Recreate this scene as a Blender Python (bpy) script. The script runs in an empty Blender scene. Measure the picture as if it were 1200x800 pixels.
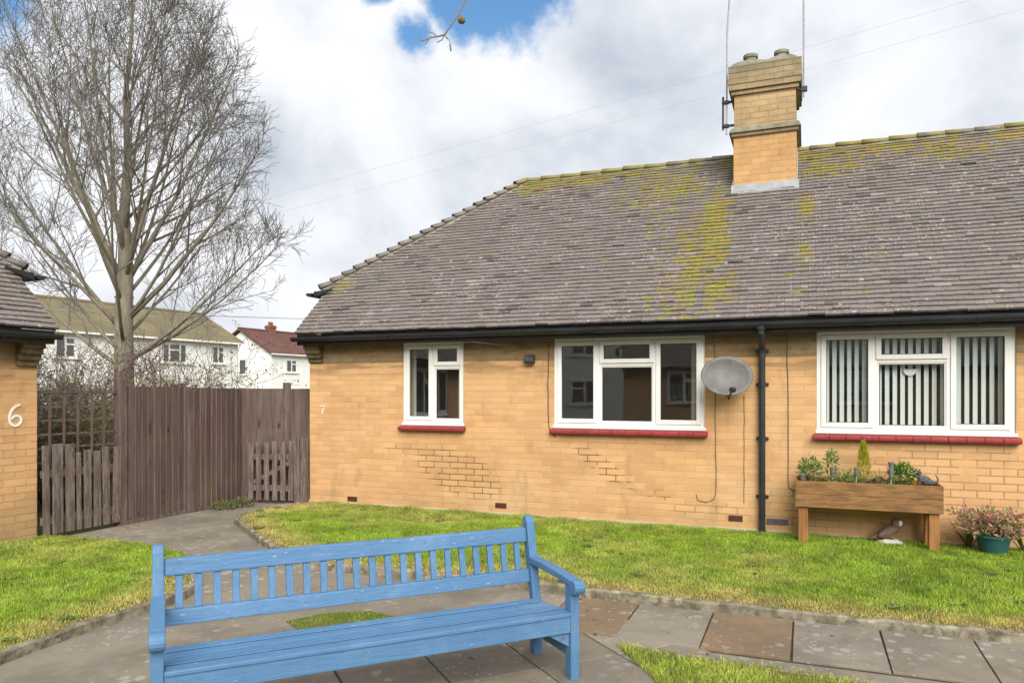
import bpy, bmesh, math, random
import numpy as np
from mathutils import Vector, Matrix
random.seed(7); rng = np.random.default_rng(7)
R = math.radians
SC = bpy.context.scene
COL = SC.collection

# ------------------------------------------------------------------ camera
FPX, HZ, CAMZ = 866.7, 457.0, 1.6          # focal length in photo pixels, horizon row, eye height
cam_d = bpy.data.cameras.new('camera'); cam = bpy.data.objects.new('camera', cam_d); COL.objects.link(cam)
cam.location = (0, 0, CAMZ); cam.rotation_euler = (R(90), 0, 0)
cam_d.lens = 26; cam_d.sensor_width = 36; cam_d.shift_y = (HZ-400)/1200; cam_d.clip_end = 900; cam_d.clip_start = 0.05
SC.camera = cam

# ------------------------------------------------------------------ light
SUN_EL, SUN_AZ = 36.0, 172.0               # azimuth clockwise from +Y (behind the camera)
W = bpy.data.worlds.new('World'); SC.world = W; W.use_nodes = True
def build_world():
    nt = W.node_tree; N = nt.nodes; L = nt.links
    N.clear()
    out = N.new('ShaderNodeOutputWorld'); bg = N.new('ShaderNodeBackground'); bg.inputs['Strength'].default_value = 0.1
    L.new(bg.outputs[0], out.inputs[0])
    sky = N.new('ShaderNodeTexSky'); sky.sky_type = 'NISHITA'; sky.sun_disc = False
    sky.sun_elevation = R(SUN_EL); sky.sun_rotation = R(SUN_AZ)
    tc = N.new('ShaderNodeTexCoord'); D = tc.outputs['Generated']
    def math_(op, a, b=None, c=None, clamp=False):
        n = N.new('ShaderNodeMath'); n.operation = op; n.use_clamp = clamp
        for i, v in enumerate((a, b, c)):
            if v is None: continue
            if isinstance(v, (int, float)): n.inputs[i].default_value = v
            else: L.new(v, n.inputs[i])
        return n.outputs[0]
    def noise(scale, detail, rough, off=(0,0,0), sc=(1,1,1), dist=0.0):
        m = N.new('ShaderNodeMapping'); m.inputs['Location'].default_value = off; m.inputs['Scale'].default_value = sc
        L.new(D, m.inputs['Vector'])
        n = N.new('ShaderNodeTexNoise'); n.inputs['Scale'].default_value = scale; n.inputs['Detail'].default_value = detail
        n.inputs['Roughness'].default_value = rough; n.inputs['Distortion'].default_value = dist
        L.new(m.outputs[0], n.inputs['Vector']); return n.outputs['Fac']
    # holes of blue between the clouds: directions of the gaps, with billowing noise on their edges
    holes = None
    for (x, y, r) in ((548, 2, .055), (482, 44, .034), (445, -16, .02), (610, -6, .055), (-14, -4, .045), (300, -900, .25)):
        d = Vector((x-600, FPX, HZ-y)).normalized()
        dist = N.new('ShaderNodeVectorMath'); dist.operation = 'DISTANCE'; L.new(D, dist.inputs[0]); dist.inputs[1].default_value = d
        s = math_('SUBTRACT', 1.0, math_('DIVIDE', dist.outputs['Value'], r*1.5))
        holes = s if holes is None else math_('MAXIMUM', holes, s)
    holes = math_('MAXIMUM', holes, -1.1)
    n1 = noise(8, 10, .62, (3.1, 0.4, 2.2))
    n0 = noise(3.2, 6, .55, (0.3, 4.4, 1.2))
    h = math_('ADD', holes, math_('MULTIPLY', math_('SUBTRACT', n1, .5), 2.1))
    mr = N.new('ShaderNodeMapRange'); mr.interpolation_type = 'SMOOTHSTEP'
    mr.inputs['From Min'].default_value = 0.12; mr.inputs['From Max'].default_value = 0.62; L.new(h, mr.inputs['Value'])
    blue = mr.outputs[0]
    # cloud body: white tops, soft blue-grey undersides
    n2 = noise(3.0, 7, .52, (1.7, 2.0, 0.6), (1, 1, 1.5), .3)
    sh = N.new('ShaderNodeValToRGB'); e = sh.color_ramp.elements
    e[0].position = .30; e[0].color = (2.5, 2.8, 3.25, 1); e[1].position = .60; e[1].color = (5.0, 5.02, 5.08, 1)
    m_ = e.new(.485); m_.color = (4.3, 4.42, 4.65, 1)
    dk = None
    for (x, y, r, a) in ((700, 170, .12, .11), (310, 175, .10, .09), (545, 185, .08, .06), (880, 60, .10, .03), (120, 20, .1, .05)):
        d = Vector((x-600, FPX, HZ-y)).normalized(); dist = N.new('ShaderNodeVectorMath'); dist.operation = 'DISTANCE'; L.new(D, dist.inputs[0]); dist.inputs[1].default_value = d
        g = math_('MULTIPLY', math_('SUBTRACT', 1.0, math_('DIVIDE', dist.outputs['Value'], r*1.3), None, True), a*1.5); g = math_('MULTIPLY', g, math_('MULTIPLY', n0, 2.0)); dk = g if dk is None else math_('ADD', dk, g)
    L.new(math_('SUBTRACT', math_('ADD', math_('ADD', math_('MULTIPLY', n2, .80), math_('MULTIPLY', n1, .20)), .02), dk), sh.inputs[0])
    skym = N.new('ShaderNodeMix'); skym.data_type = 'RGBA'; skym.blend_type = 'MULTIPLY'; skym.inputs['Factor'].default_value = 1
    L.new(sky.outputs[0], skym.inputs['A']); skym.inputs['B'].default_value = (.55, .78, .88, 1)
    mx = N.new('ShaderNodeMix'); mx.data_type = 'RGBA'
    L.new(blue, mx.inputs['Factor']); L.new(sh.outputs[0], mx.inputs['A']); L.new(skym.outputs['Result'], mx.inputs['B'])
    L.new(mx.outputs['Result'], bg.inputs['Color'])
build_world()
sd = bpy.data.lights.new('sun', 'SUN'); sd.energy = 2.3; sd.angle = R(42); sd.color = (1, .955, .88)
sun = bpy.data.objects.new('sun', sd); COL.objects.link(sun)
_az = R(SUN_AZ); _v = Vector((math.sin(_az)*math.cos(R(SUN_EL)), math.cos(_az)*math.cos(R(SUN_EL)), math.sin(R(SUN_EL))))
sun.rotation_euler = _v.to_track_quat('Z', 'Y').to_euler()
SC.view_settings.view_transform = 'Standard'; SC.view_settings.look = 'None'
SC.view_settings.exposure = 1.1; SC.view_settings.gamma = 1; SC.view_settings.use_curve_mapping = False

# ------------------------------------------------------------------ helpers
def G(px, py, z=0.0):                      # photo pixel -> point on the horizontal plane at height z
    d = FPX*(CAMZ-z)/(py-HZ); return Vector(((px-600)/FPX*d, d, z))
def AT(px, py, d):                         # photo pixel at a known depth
    return Vector(((px-600)/FPX*d, d, CAMZ+(HZ-py)/FPX*d))
class MB:
    def __init__(s): s.v = []; s.f = []; s.c = []
    def add(s, vs, fs, M=None, c=None):
        o = len(s.v)
        for p in vs: s.v.append(tuple(M @ Vector(p)) if M is not None else tuple(p))
        s.f += [tuple(i+o for i in f) for f in fs]
        if c is not None: s.c += [c]*len(vs)
        return s
    def box(s, x0, x1, y0, y1, z0, z1, M=None, c=None):
        vs = [(x0,y0,z0),(x1,y0,z0),(x1,y1,z0),(x0,y1,z0),(x0,y0,z1),(x1,y0,z1),(x1,y1,z1),(x0,y1,z1)]
        return s.add(vs, [(3,2,1,0),(4,5,6,7),(0,1,5,4),(1,2,6,5),(2,3,7,6),(3,0,4,7)], M, c)
    def tube(s, pts, rad, n=6, cap=True, c=None):
        pts = [Vector(p) for p in pts]; m = len(pts)
        if not isinstance(rad, (list, tuple)): rad = [rad]*m
        o = len(s.v); ref = None
        for i, p in enumerate(pts):
            t = (pts[min(i+1, m-1)]-pts[max(i-1, 0)]).normalized()
            if ref is None: ref = t.orthogonal().normalized()
            else:
                ref = ref - t*ref.dot(t)
                ref = ref.normalized() if ref.length > 1e-6 else t.orthogonal().normalized()
            b = t.cross(ref)
            for k in range(n):
                a = 2*math.pi*k/n; q = p + (ref*math.cos(a)+b*math.sin(a))*rad[i]
                s.v.append(tuple(q))
        for i in range(m-1):
            for k in range(n):
                a = o+i*n+k; b_ = o+i*n+(k+1) % n
                s.f.append((a, b_, b_+n, a+n))
        if cap:
            s.f.append(tuple(range(o+n-1, o-1, -1))); s.f.append(tuple(range(o+(m-1)*n, o+m*n)))
        if c is not None: s.c += [c]*(m*n)
        return s
    def prism(s, prof, a, b, axis='x', M=None):   # profile of 2-D points extruded along an axis
        n = len(prof)
        def pt(p, t): return {'x': (t, p[0], p[1]), 'y': (p[0], t, p[1]), 'z': (p[0], p[1], t)}[axis]
        vs = [pt(p, a) for p in prof]+[pt(p, b) for p in prof]
        fs = [(i, (i+1) % n, n+(i+1) % n, n+i) for i in range(n)]+[tuple(range(n-1, -1, -1)), tuple(range(n, 2*n))]
        return s.add(vs, fs, M)
    def lathe(s, prof, n=20, M=None):
        vs = []; fs = []
        for (r, z) in prof:
            for k in range(n): vs.append((r*math.cos(2*math.pi*k/n), r*math.sin(2*math.pi*k/n), z))
        for i in range(len(prof)-1):
            for k in range(n): fs.append((i*n+k, i*n+(k+1) % n, (i+1)*n+(k+1) % n, (i+1)*n+k))
        fs.append(tuple(range(n-1, -1, -1))); fs.append(tuple(range((len(prof)-1)*n, len(prof)*n)))
        return s.add(vs, fs, M)
    def ball(s, c, r, n=12, M=None):
        if not isinstance(r, (tuple, list)): r = (r, r, r)
        vs = [(0, 0, -1)]; fs = []; h = n//2
        for i in range(1, h):
            t = math.pi*i/h
            for k in range(n): vs.append((math.sin(t)*math.cos(2*math.pi*k/n), math.sin(t)*math.sin(2*math.pi*k/n), -math.cos(t)))
        vs.append((0, 0, 1))
        for k in range(n):
            fs.append((0, 1+(k+1) % n, 1+k)); fs.append((len(vs)-1, len(vs)-1-n+k, len(vs)-1-n+(k+1) % n))
        for i in range(h-2):
            for k in range(n): fs.append((1+i*n+k, 1+i*n+(k+1) % n, 1+(i+1)*n+(k+1) % n, 1+(i+1)*n+k))
        MM = Matrix.Translation(c) @ (M if M is not None else Matrix()) @ Matrix.Diagonal((*r, 1))
        return s.add(vs, fs, MM)
    def build(s, name, mat, parent=None, smooth=False, bevel=0, recalc=True):
        me = bpy.data.meshes.new(name); me.from_pydata(s.v, [], s.f); me.update()
        if s.c:
            at = me.color_attributes.new('tint', 'FLOAT_COLOR', 'POINT')
            at.data.foreach_set('color', np.array(s.c, dtype=np.float32).ravel())
        if recalc:
            bm = bmesh.new(); bm.from_mesh(me); bmesh.ops.recalc_face_normals(bm, faces=bm.faces); bm.to_mesh(me); bm.free()
        if smooth: me.polygons.foreach_set('use_smooth', [True]*len(me.polygons))
        me.materials.append(mat)
        o = bpy.data.objects.new(name, me); COL.objects.link(o)
        if parent: o.parent = parent
        if bevel:
            b = o.modifiers.new('bevel', 'BEVEL'); b.width = bevel; b.segments = 2; b.limit_method = 'ANGLE'; b.angle_limit = R(40)
        return o
def tag(o, label=None, cat=None, group=None, kind=None):
    if label: o['label'] = label
    if cat: o['category'] = cat
    if group: o['group'] = group
    if kind: o['kind'] = kind
    return o
def empty(name, loc=(0,0,0), rz=0, label=None, cat=None, group=None):
    o = bpy.data.objects.new(name, None); COL.objects.link(o); o.location = loc; o.rotation_euler = (0, 0, rz); o.empty_display_size = .1
    return tag(o, label, cat, group)

# ------------------------------------------------------------------ materials
class NT:
    def __init__(s, name):
        s.m = bpy.data.materials.new(name); s.m.use_nodes = True; s.t = s.m.node_tree; s.N = s.t.nodes; s.L = s.t.links
        s.p = s.N['Principled BSDF']; s.tc = s.N.new('ShaderNodeTexCoord').outputs['Object']
    def link(s, v, sock):
        if isinstance(v, (int, float)): sock.default_value = v
        elif isinstance(v, (tuple, list)): sock.default_value = (*v, 1) if len(v) == 3 and sock.type == 'RGBA' else v
        else: s.L.new(v, sock)
    def math(s, op, a, b=0.0, clamp=False):
        n = s.N.new('ShaderNodeMath'); n.operation = op; n.use_clamp = clamp; s.link(a, n.inputs[0]); s.link(b, n.inputs[1]); return n.outputs[0]
    def noise(s, scale, detail=4, rough=.55, vec=None, sc=(1,1,1), dist=0, col=False):
        mp = s.N.new('ShaderNodeMapping'); mp.inputs['Scale'].default_value = sc; s.L.new(vec or s.tc, mp.inputs[0])
        n = s.N.new('ShaderNodeTexNoise'); n.inputs['Scale'].default_value = scale; n.inputs['Detail'].default_value = detail
        n.inputs['Roughness'].default_value = rough; n.inputs['Distortion'].default_value = dist; s.L.new(mp.outputs[0], n.inputs['Vector'])
        return n.outputs['Color' if col else 'Fac']
    def step(s, v, a, b, lo=0., hi=1.):
        n = s.N.new('ShaderNodeMapRange'); n.interpolation_type = 'SMOOTHSTEP'; s.link(v, n.inputs[0])
        n.inputs[1].default_value = a; n.inputs[2].default_value = b; n.inputs[3].default_value = lo; n.inputs[4].default_value = hi; return n.outputs[0]
    def mix(s, f, a, b, mode='MIX'):
        n = s.N.new('ShaderNodeMix'); n.data_type = 'RGBA'; n.blend_type = mode
        s.link(f, n.inputs['Factor']); s.link(a, n.inputs['A']); s.link(b, n.inputs['B']); return n.outputs['Result']
    def xyz(s, vec=None):
        n = s.N.new('ShaderNodeSeparateXYZ'); s.L.new(vec or s.tc, n.inputs[0]); return n.outputs
    def comb(s, x, y, z):
        n = s.N.new('ShaderNodeCombineXYZ'); s.link(x, n.inputs[0]); s.link(y, n.inputs[1]); s.link(z, n.inputs[2]); return n.outputs[0]
    def bump(s, h, strength=.3, dist=.01):
        n = s.N.new('ShaderNodeBump'); n.inputs['Strength'].default_value = strength; n.inputs['Distance'].default_value = dist
        s.L.new(h, n.inputs['Height']); s.L.new(n.outputs[0], s.p.inputs['Normal'])
    def attr(s, name):
        n = s.N.new('ShaderNodeAttribute'); n.attribute_name = name; return n
    def ell(s, u, v, cu, cv, ru, rv, ang=0):     # 1 at the centre, 0 at the rim and beyond
        c, sn = math.cos(ang), math.sin(ang)
        du = s.math('SUBTRACT', u, cu); dv = s.math('SUBTRACT', v, cv)
        a = s.math('DIVIDE', s.math('ADD', s.math('MULTIPLY', du, c), s.math('MULTIPLY', dv, sn)), ru)
        b = s.math('DIVIDE', s.math('SUBTRACT', s.math('MULTIPLY', dv, c), s.math('MULTIPLY', du, sn)), rv)
        r = s.math('SQRT', s.math('ADD', s.math('MULTIPLY', a, a), s.math('MULTIPLY', b, b)))
        return s.math('SUBTRACT', 1.0, r, True)
    def done(s, col=None, rough=.8, spec=.3):
        if col is not None: s.link(col, s.p.inputs['Base Color'])
        s.link(rough, s.p.inputs['Roughness']); s.p.inputs['Specular IOR Level'].default_value = spec; return s.m
def vary(name, c1, c2, scale=8, rough=.7, spec=.3, bump=.0, sc=(1,1,1), bdist=.01, c3=None, detail=6, lo=.35, hi=.65):
    n = NT(name); f = n.noise(scale, detail, .6, sc=sc); col = n.mix(n.step(f, lo, hi), c1, c2)
    if c3:
        g = n.noise(scale*3.7, 3, .6, sc=sc); col = n.mix(n.step(g, .6, .72), col, c3)
    if bump: n.bump(n.noise(scale*4, 6, .65, sc=sc), bump, bdist)
    return n.done(col, rough, spec)

def brick_material(name, c1, c2, mortar, zones=(), stain_top=None, grime=.25, base_z=.35):
    n = NT(name); x, y, z = n.xyz(); u = n.math('ADD', x, y)
    vec = n.comb(u, z, 0.0)
    wob = n.noise(3.0, 3, .5)
    b = n.N.new('ShaderNodeTexBrick'); b.offset = .5; b.squash = 1
    for k, v in (('Scale', 1.0), ('Mortar Size', .0056), ('Mortar Smooth', .25), ('Bias', -.25), ('Brick Width', .228), ('Row Height', .0755)): b.inputs[k].default_value = v
    b.inputs['Color1'].default_value = (*c1, 1); b.inputs['Color2'].default_value = (*c2, 1); b.inputs['Mortar'].default_value = (*mortar, 1)
    n.L.new(vec, b.inputs['Vector'])
    col = b.outputs['Color']; fac = b.outputs['Fac']
    # pointing that nearly matches the brick, washed out in places
    wash = n.step(n.noise(1.1, 4, .6), .4, .62)
    col = n.mix(n.math('MULTIPLY', wash, .35), col, tuple((a+c)/2 for a, c in zip(c1, mortar)))
    # broad weathering and fine speckle of the clay
    col = n.mix(n.math('MULTIPLY', n.step(n.noise(.9, 5, .6), .42, .7), .35), col, tuple(a*.78 for a in c2))
    col = n.mix(n.math('MULTIPLY', n.step(n.noise(70, 3, .7), .45, .75), .3), col, tuple(a*.55 for a in c1))
    col = n.mix(n.math('MULTIPLY', n.step(n.noise(.55, 5, .7, sc=(1, 1, 2.2)), .5, .68), .35), col, (.66, .47, .27))
    col = n.mix(n.math('MULTIPLY', n.step(n.noise(2.6, 5, .7, sc=(1.6, 1.6, .5)), .52, .70), .42), col, (.30, .21, .10))
    # courses that read a shade darker or lighter
    row = n.noise(1.0, 2, .5, n.comb(n.math('MULTIPLY', u, 1.3), n.math('MULTIPLY', z, 13.2), 0.0))
    col = n.mix(n.math('MULTIPLY', n.step(row, .54, .66), .22), col, tuple(a*.66 for a in c1))
    col = n.mix(n.math('MULTIPLY', n.step(row, .32, .46, 1., 0.), .12), col, tuple(min(1, a*1.2) for a in c1))
    # open dark joints where the pointing has gone
    m = None
    for zc in zones:
        e = n.ell(u, z, *zc[:4], zc[4] if len(zc) > 4 else 0)
        e = n.math('MULTIPLY', n.step(e, 0, .3), zc[5] if len(zc) > 5 else 1.0)
        m = e if m is None else n.math('MAXIMUM', m, e)
    if m is not None:
        j = n.math('MULTIPLY', n.step(fac, .25, .7), m)
        j = n.math('MULTIPLY', j, n.step(n.noise(4, 3, .6), .36, .50))
        col = n.mix(n.math('MULTIPLY', j, .92), col, (.095, .075, .038))
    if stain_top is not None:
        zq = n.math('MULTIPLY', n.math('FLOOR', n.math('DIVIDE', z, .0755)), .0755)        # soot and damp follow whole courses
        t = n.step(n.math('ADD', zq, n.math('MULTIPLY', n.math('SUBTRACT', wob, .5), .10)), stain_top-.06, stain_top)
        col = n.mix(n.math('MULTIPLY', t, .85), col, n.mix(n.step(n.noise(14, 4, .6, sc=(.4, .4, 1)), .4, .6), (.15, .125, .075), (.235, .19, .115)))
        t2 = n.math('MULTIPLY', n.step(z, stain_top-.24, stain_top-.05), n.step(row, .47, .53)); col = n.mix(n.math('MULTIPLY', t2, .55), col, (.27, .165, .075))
    t = n.step(n.math('ADD', z, n.math('MULTIPLY', n.math('SUBTRACT', wob, .5), .5)), 0.0, base_z, 1., 0.)
    col = n.mix(n.math('MULTIPLY', t, grime), col, (.22, .17, .095))
    h = n.math('SUBTRACT', n.math('MULTIPLY', n.noise(45, 4, .6), .35), fac)
    n.bump(h, .75, .008)
    return n.done(col, .9, .15)

def tile_material(name, patches=(), ridge=None, k=.9, amount=1.0, base=(.192, .166, .154)):
    n = NT(name); x, y, z = n.xyz(); t = n.attr('tint')
    col = n.mix(1.0, base, t.outputs['Color'], 'MULTIPLY')
    col = n.mix(n.math('MULTIPLY', n.step(n.noise(2.2, 5, .6), .4, .7), .45), col, (.15, .14, .125))
    col = n.mix(n.math('MULTIPLY', n.step(n.noise(26, 4, .7), .52, .68), .5), col, (.06, .05, .046))
    # pale crust lichen in round colonies
    def colonies(scale, r0, r1, thr):
        v = n.N.new('ShaderNodeTexVoronoi'); v.inputs['Scale'].default_value = scale
        wv = n.N.new('ShaderNodeVectorMath'); wv.operation = 'ADD'; nz = n.noise(scale*.9, 3, .6, col=True)
        sc_ = n.N.new('ShaderNodeVectorMath'); sc_.operation = 'SCALE'; n.L.new(nz, sc_.inputs[0]); sc_.inputs['Scale'].default_value = .5/scale
        n.L.new(n.tc, wv.inputs[0]); n.L.new(sc_.outputs[0], wv.inputs[1]); n.L.new(wv.outputs[0], v.inputs['Vector'])
        g = n.N.new('ShaderNodeSeparateColor'); n.L.new(v.outputs['Color'], g.inputs[0])
        return n.math('MULTIPLY', n.step(v.outputs['Distance'], r0, r1, 1., 0.), n.step(g.outputs[0], thr, thr+.02))
    sp = n.math('MULTIPLY', colonies(26, .20, .34, .64), n.step(n.noise(1.3, 4, .65), .40, .60))
    col = n.mix(n.math('MULTIPLY', sp, .8), col, (.47, .455, .42))
    sp2 = n.math('MULTIPLY', colonies(9, .15, .30, .78), n.step(n.noise(30, 3, .6), .42, .52))
    col = n.mix(n.math('MULTIPLY', sp2, .75), col, (.44, .43, .40))
    rag = n.noise(9, 5, .7)
    m = None
    for (cu, cv, ru, rv, a, s) in patches:
        e = n.math('MULTIPLY', n.ell(x, y, cu, cv, ru, rv, a), s)
        m = e if m is None else n.math('MAXIMUM', m, e)
    if ridge is not None:
        e = n.math('MULTIPLY', n.step(y, ridge-.55, ridge), n.step(n.noise(1.7, 3, .5), .34, .54)); e = n.math('MULTIPLY', e, .9)
        m = e if m is None else n.math('MAXIMUM', m, e)
    if m is not None:
        mm = n.step(n.math('ADD', m, n.math('MULTIPLY', n.math('SUBTRACT', rag, .5), 3.4)), .34, .60)
        mm = n.math('MULTIPLY', mm, n.step(m, .0, .12))
        mc = n.mix(n.step(n.noise(4, 3, .5), .4, .62), (.235, .215, .05), (.27, .195, .05))
        mc = n.mix(n.step(n.noise(22, 3, .5), .5, .66), mc, (.15, .17, .03))
        col = n.mix(n.math('MULTIPLY', mm, .9*amount), col, mc)
    gm = n.step(n.noise(3.3, 4, .6), .66, .72)
    col = n.mix(n.math('MULTIPLY', gm, .6), col, (.16, .16, .06))
    n.bump(n.noise(60, 4, .7), .5, .006)
    return n.done(col, .85, .25)

def glass_material():
    n = NT('window_glass'); N = n.N; L = n.L
    lw = N.new('ShaderNodeFresnel'); lw.inputs['IOR'].default_value = 2.2
    gl = N.new('ShaderNodeBsdfGlossy'); gl.inputs['Roughness'].default_value = .012; gl.inputs['Color'].default_value = (.93, .97, 1, 1)
    tr = N.new('ShaderNodeBsdfTransparent'); tr.inputs['Color'].default_value = (.93, .96, .96, 1)
    nb = N.new('ShaderNodeBump'); nb.inputs['Strength'].default_value = .02; nb.inputs['Distance'].default_value = .02
    L.new(n.noise(2.5, 2, .5), nb.inputs['Height']); L.new(nb.outputs[0], gl.inputs['Normal'])
    mx = N.new('ShaderNodeMixShader'); ge = N.new('ShaderNodeNewGeometry'); fr = n.math('MULTIPLY', lw.outputs[0], n.math('SUBTRACT', 1.0, ge.outputs['Backfacing'])); L.new(fr, mx.inputs[0]); L.new(tr.outputs[0], mx.inputs[1]); L.new(gl.outputs[0], mx.inputs[2])
    L.new(mx.outputs[0], N['Material Output'].inputs[0]); N.remove(n.p)
    return n.m
def grass_material(name):
    n = NT(name); t = n.attr('tint'); n.p.inputs['Subsurface Weight'].default_value = 0
    tr = n.N.new('ShaderNodeBsdfTranslucent'); n.L.new(t.outputs['Color'], tr.inputs[0])
    n.done(t.outputs['Color'], .6, .25)
    mx = n.N.new('ShaderNodeMixShader'); mx.inputs[0].default_value = .35
    n.L.new(n.p.outputs[0], mx.inputs[1]); n.L.new(tr.outputs[0], mx.inputs[2]); n.L.new(mx.outputs[0], n.N['Material Output'].inputs[0])
    return n.m
def tint_material(name, rough=.7, spec=.2):
    n = NT(name); return n.done(n.attr('tint').outputs['Color'], rough, spec)
def paint_wood_(name, c, dark, wear, sc=(1, 14, 14), scale=6, rough=.5):
    n = NT(name); f = n.noise(scale, 6, .6, sc=sc); col = n.mix(n.step(f, .3, .7), c, dark)
    w = n.noise(9, 6, .7, sc=(.6, 3, 3)); col = n.mix(n.math('MULTIPLY', n.step(w, .64, .72), .55), col, wear)
    n.bump(n.noise(scale*2, 6, .65, sc=sc), .35, .004); return n.done(col, n.step(f, .2, .8, rough-.08, rough+.12), .4)

def paint_wood(name, c, dark, wear, sc=(1, 14, 14), scale=6, rough=.5):
    n = NT(name); f = n.noise(scale, 6, .6, sc=sc); col = n.mix(n.step(f, .3, .7), c, dark)
    g = n.noise(22, 5, .7, sc=(sc[0]*.35, sc[1]*.5, sc[2]*.5)); col = n.mix(n.math('MULTIPLY', n.step(g, .54, .68), .42), col, tuple(a*.55 for a in dark))
    w = n.noise(2.2, 5, .65); col = n.mix(n.math('MULTIPLY', n.step(w, .48, .68), .5), col, wear)
    d = n.noise(3.1, 5, .7, sc=(1.3, 1, 1)); col = n.mix(n.math('MULTIPLY', n.step(d, .58, .72), .45), col, (.075, .12, .17))
    ch = n.noise(30, 4, .65, sc=(sc[0]*.8, sc[1]*.14, sc[2]*.14)); col = n.mix(n.math('MULTIPLY', n.step(ch, .655, .69), .8), col, (.34, .40, .44))
    ch2 = n.noise(17, 5, .7, sc=(sc[0]*.6, sc[1]*.1, sc[2]*.1)); col = n.mix(n.math('MULTIPLY', n.step(ch2, .66, .69), .75), col, (.10, .085, .07))
    n.bump(n.math('ADD', g, n.math('MULTIPLY', f, .6)), .55, .004); return n.done(col, n.step(g, .3, .7, rough-.05, rough+.2), .35)
M = {}
M['ground'] = vary('earth_and_turf', (.07, .10, .025), (.12, .10, .05), 2.5, .95, .1, .5, c3=(.14, .13, .06))
M['white'] = vary('white_upvc', (.80, .79, .76), (.74, .73, .69), 1.5, .35, .4, c3=(.70, .69, .64))
M['seal'] = vary('black_gasket', (.02, .02, .02), (.03, .03, .03), 20, .6)
M['black'] = vary('black_plastic', (.018, .02, .023), (.03, .032, .036), 3, .42, .4, .08)
M['sill'] = vary('red_sill_paint', (.30, .035, .04), (.24, .029, .034), 6, .5, .35, .2, c3=(.34, .075, .075))
M['render'] = vary('white_render', (.82, .82, .79), (.76, .76, .72), .9, .9, .1, .2)
M['glass'] = glass_material()
M['room'] = vary('room_wall', (.62, .60, .57), (.54, .52, .49), 1.2, .9, .1)
M['curtain'] = vary('curtain_cloth', (.55, .50, .43), (.42, .38, .33), 5, .95, .1, sc=(6, 1, .3))
M['blind'] = vary('blind_fabric', (.80, .80, .77), (.72, .72, .69), 3, .9, .1, sc=(1, 1, .3))
M['lead'] = vary('lead_flashing', (.42, .44, .46), (.32, .34, .36), 7, .6, .4, .3)
M['mortar'] = vary('weathered_cement', (.27, .255, .21), (.16, .155, .11), 7, .95, .1, .8, c3=(.30, .24, .06))
M['plinth'] = vary('plinth_cement', (.50, .41, .29), (.38, .30, .19), 3.5, .95, .1, .5, c3=(.24, .21, .13))
M['air_brick'] = vary('terracotta_vent', (.12, .045, .03), (.08, .035, .025), 25, .9, .1, .3)
M['air_brick_grey'] = vary('grey_vent', (.16, .14, .15), (.11, .10, .11), 25, .9, .1, .3)
M['corbel'] = vary('stained_corbel_brick', (.19, .145, .08), (.10, .085, .05), 9, .95, .1, .6, c3=(.30, .17, .08))
M['fence'] = vary('brown_fence_stain', (.095, .064, .056), (.15, .115, .105), 5, .85, .15, .5, sc=(5, 5, .5), c3=(.19, .165, .12))
def board_stain():
    n = NT('board_stain'); f = n.noise(4, 6, .65, sc=(7, 7, .5)); col = n.mix(n.step(f, .3, .7), (.098, .066, .058), (.15, .112, .102))
    col = n.mix(1.0, col, n.attr('tint').outputs['Color'], 'MULTIPLY')
    col = n.mix(n.math('MULTIPLY', n.step(n.noise(1.3, 5, .65), .5, .68), .45), col, (.15, .14, .085))
    k = n.noise(5, 2, .4, sc=(3, 3, 1)); col = n.mix(n.math('MULTIPLY', n.step(k, .70, .74), .7), col, (.03, .02, .016))
    n.bump(n.noise(9, 6, .7, sc=(8, 8, .5)), .5, .006); return n.done(col, .9, .12)
M['boards'] = board_stain()
M['gatewood'] = vary('weathered_picket', (.10, .072, .06), (.19, .155, .135), 6, .9, .1, .6, sc=(5, 5, .6), c3=(.32, .29, .26))
M['bench'] = paint_wood('blue_bench_paint', (.088, .20, .36), (.07, .168, .31), (.15, .265, .42))
M['bench_z'] = paint_wood('blue_bench_paint_upright', (.088, .20, .36), (.07, .168, .31), (.15, .265, .42), (14, 14, 1))
M['gap_shade'] = vary('dark_blue_gap_shade', (.022, .045, .075), (.035, .06, .09), 12, .9, .1, .4, sc=(1, 5, 5))  # near-black blue carrying the shade between the seat planks
M['planter'] = vary('stained_softwood', (.30, .155, .06), (.17, .09, .036), 5, .7, .3, .4, sc=(1, 6, 6), c3=(.12, .08, .04))
M['postwood'] = vary('stained_post', (.36, .17, .06), (.24, .105, .035), 5, .7, .3, .3, sc=(6, 6, .7))
M['soil'] = vary('potting_soil', (.03, .022, .015), (.055, .04, .028), 20, 1, .05, .8)
M['leafy'] = grass_material('leaf_tint')
M['bark'] = vary('grey_green_bark', (.21, .185, .13), (.29, .26, .20), 7, .95, .1, .8, sc=(3, 3, .5), bdist=.02, c3=(.115, .115, .05))
M['twig'] = vary('dark_twig', (.155, .142, .13), (.22, .205, .185), 2, .9, .1)
M['twig_red'] = vary('purple_twig', (.13, .075, .075), (.19, .13, .12), 2, .9, .1)
M['twig_tan'] = vary('tan_twig', (.24, .19, .10), (.16, .13, .06), 2, .9, .1)
M['dish'] = vary('grey_dish', (.16, .155, .15), (.12, .115, .11), 9, .55, .4, c3=(.12, .11, .10))
M['metal'] = vary('galvanised_metal', (.35, .35, .36), (.25, .25, .26), 15, .5, .5)
M['wire'] = vary('grey_wire', (.42, .42, .44), (.36, .36, .38), 5, .7)
M['stone'] = vary('pale_stone', (.62, .60, .55), (.45, .44, .40), 15, .9, .1, .5)
M['owl'] = vary('owl_brown', (.20, .13, .10), (.12, .075, .055), 60, .8, .2, .5, c3=(.38, .32, .26))
M['owl_face'] = vary('owl_white', (.74, .71, .68), (.60, .56, .53), 60, .8, .2, .3)
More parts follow.
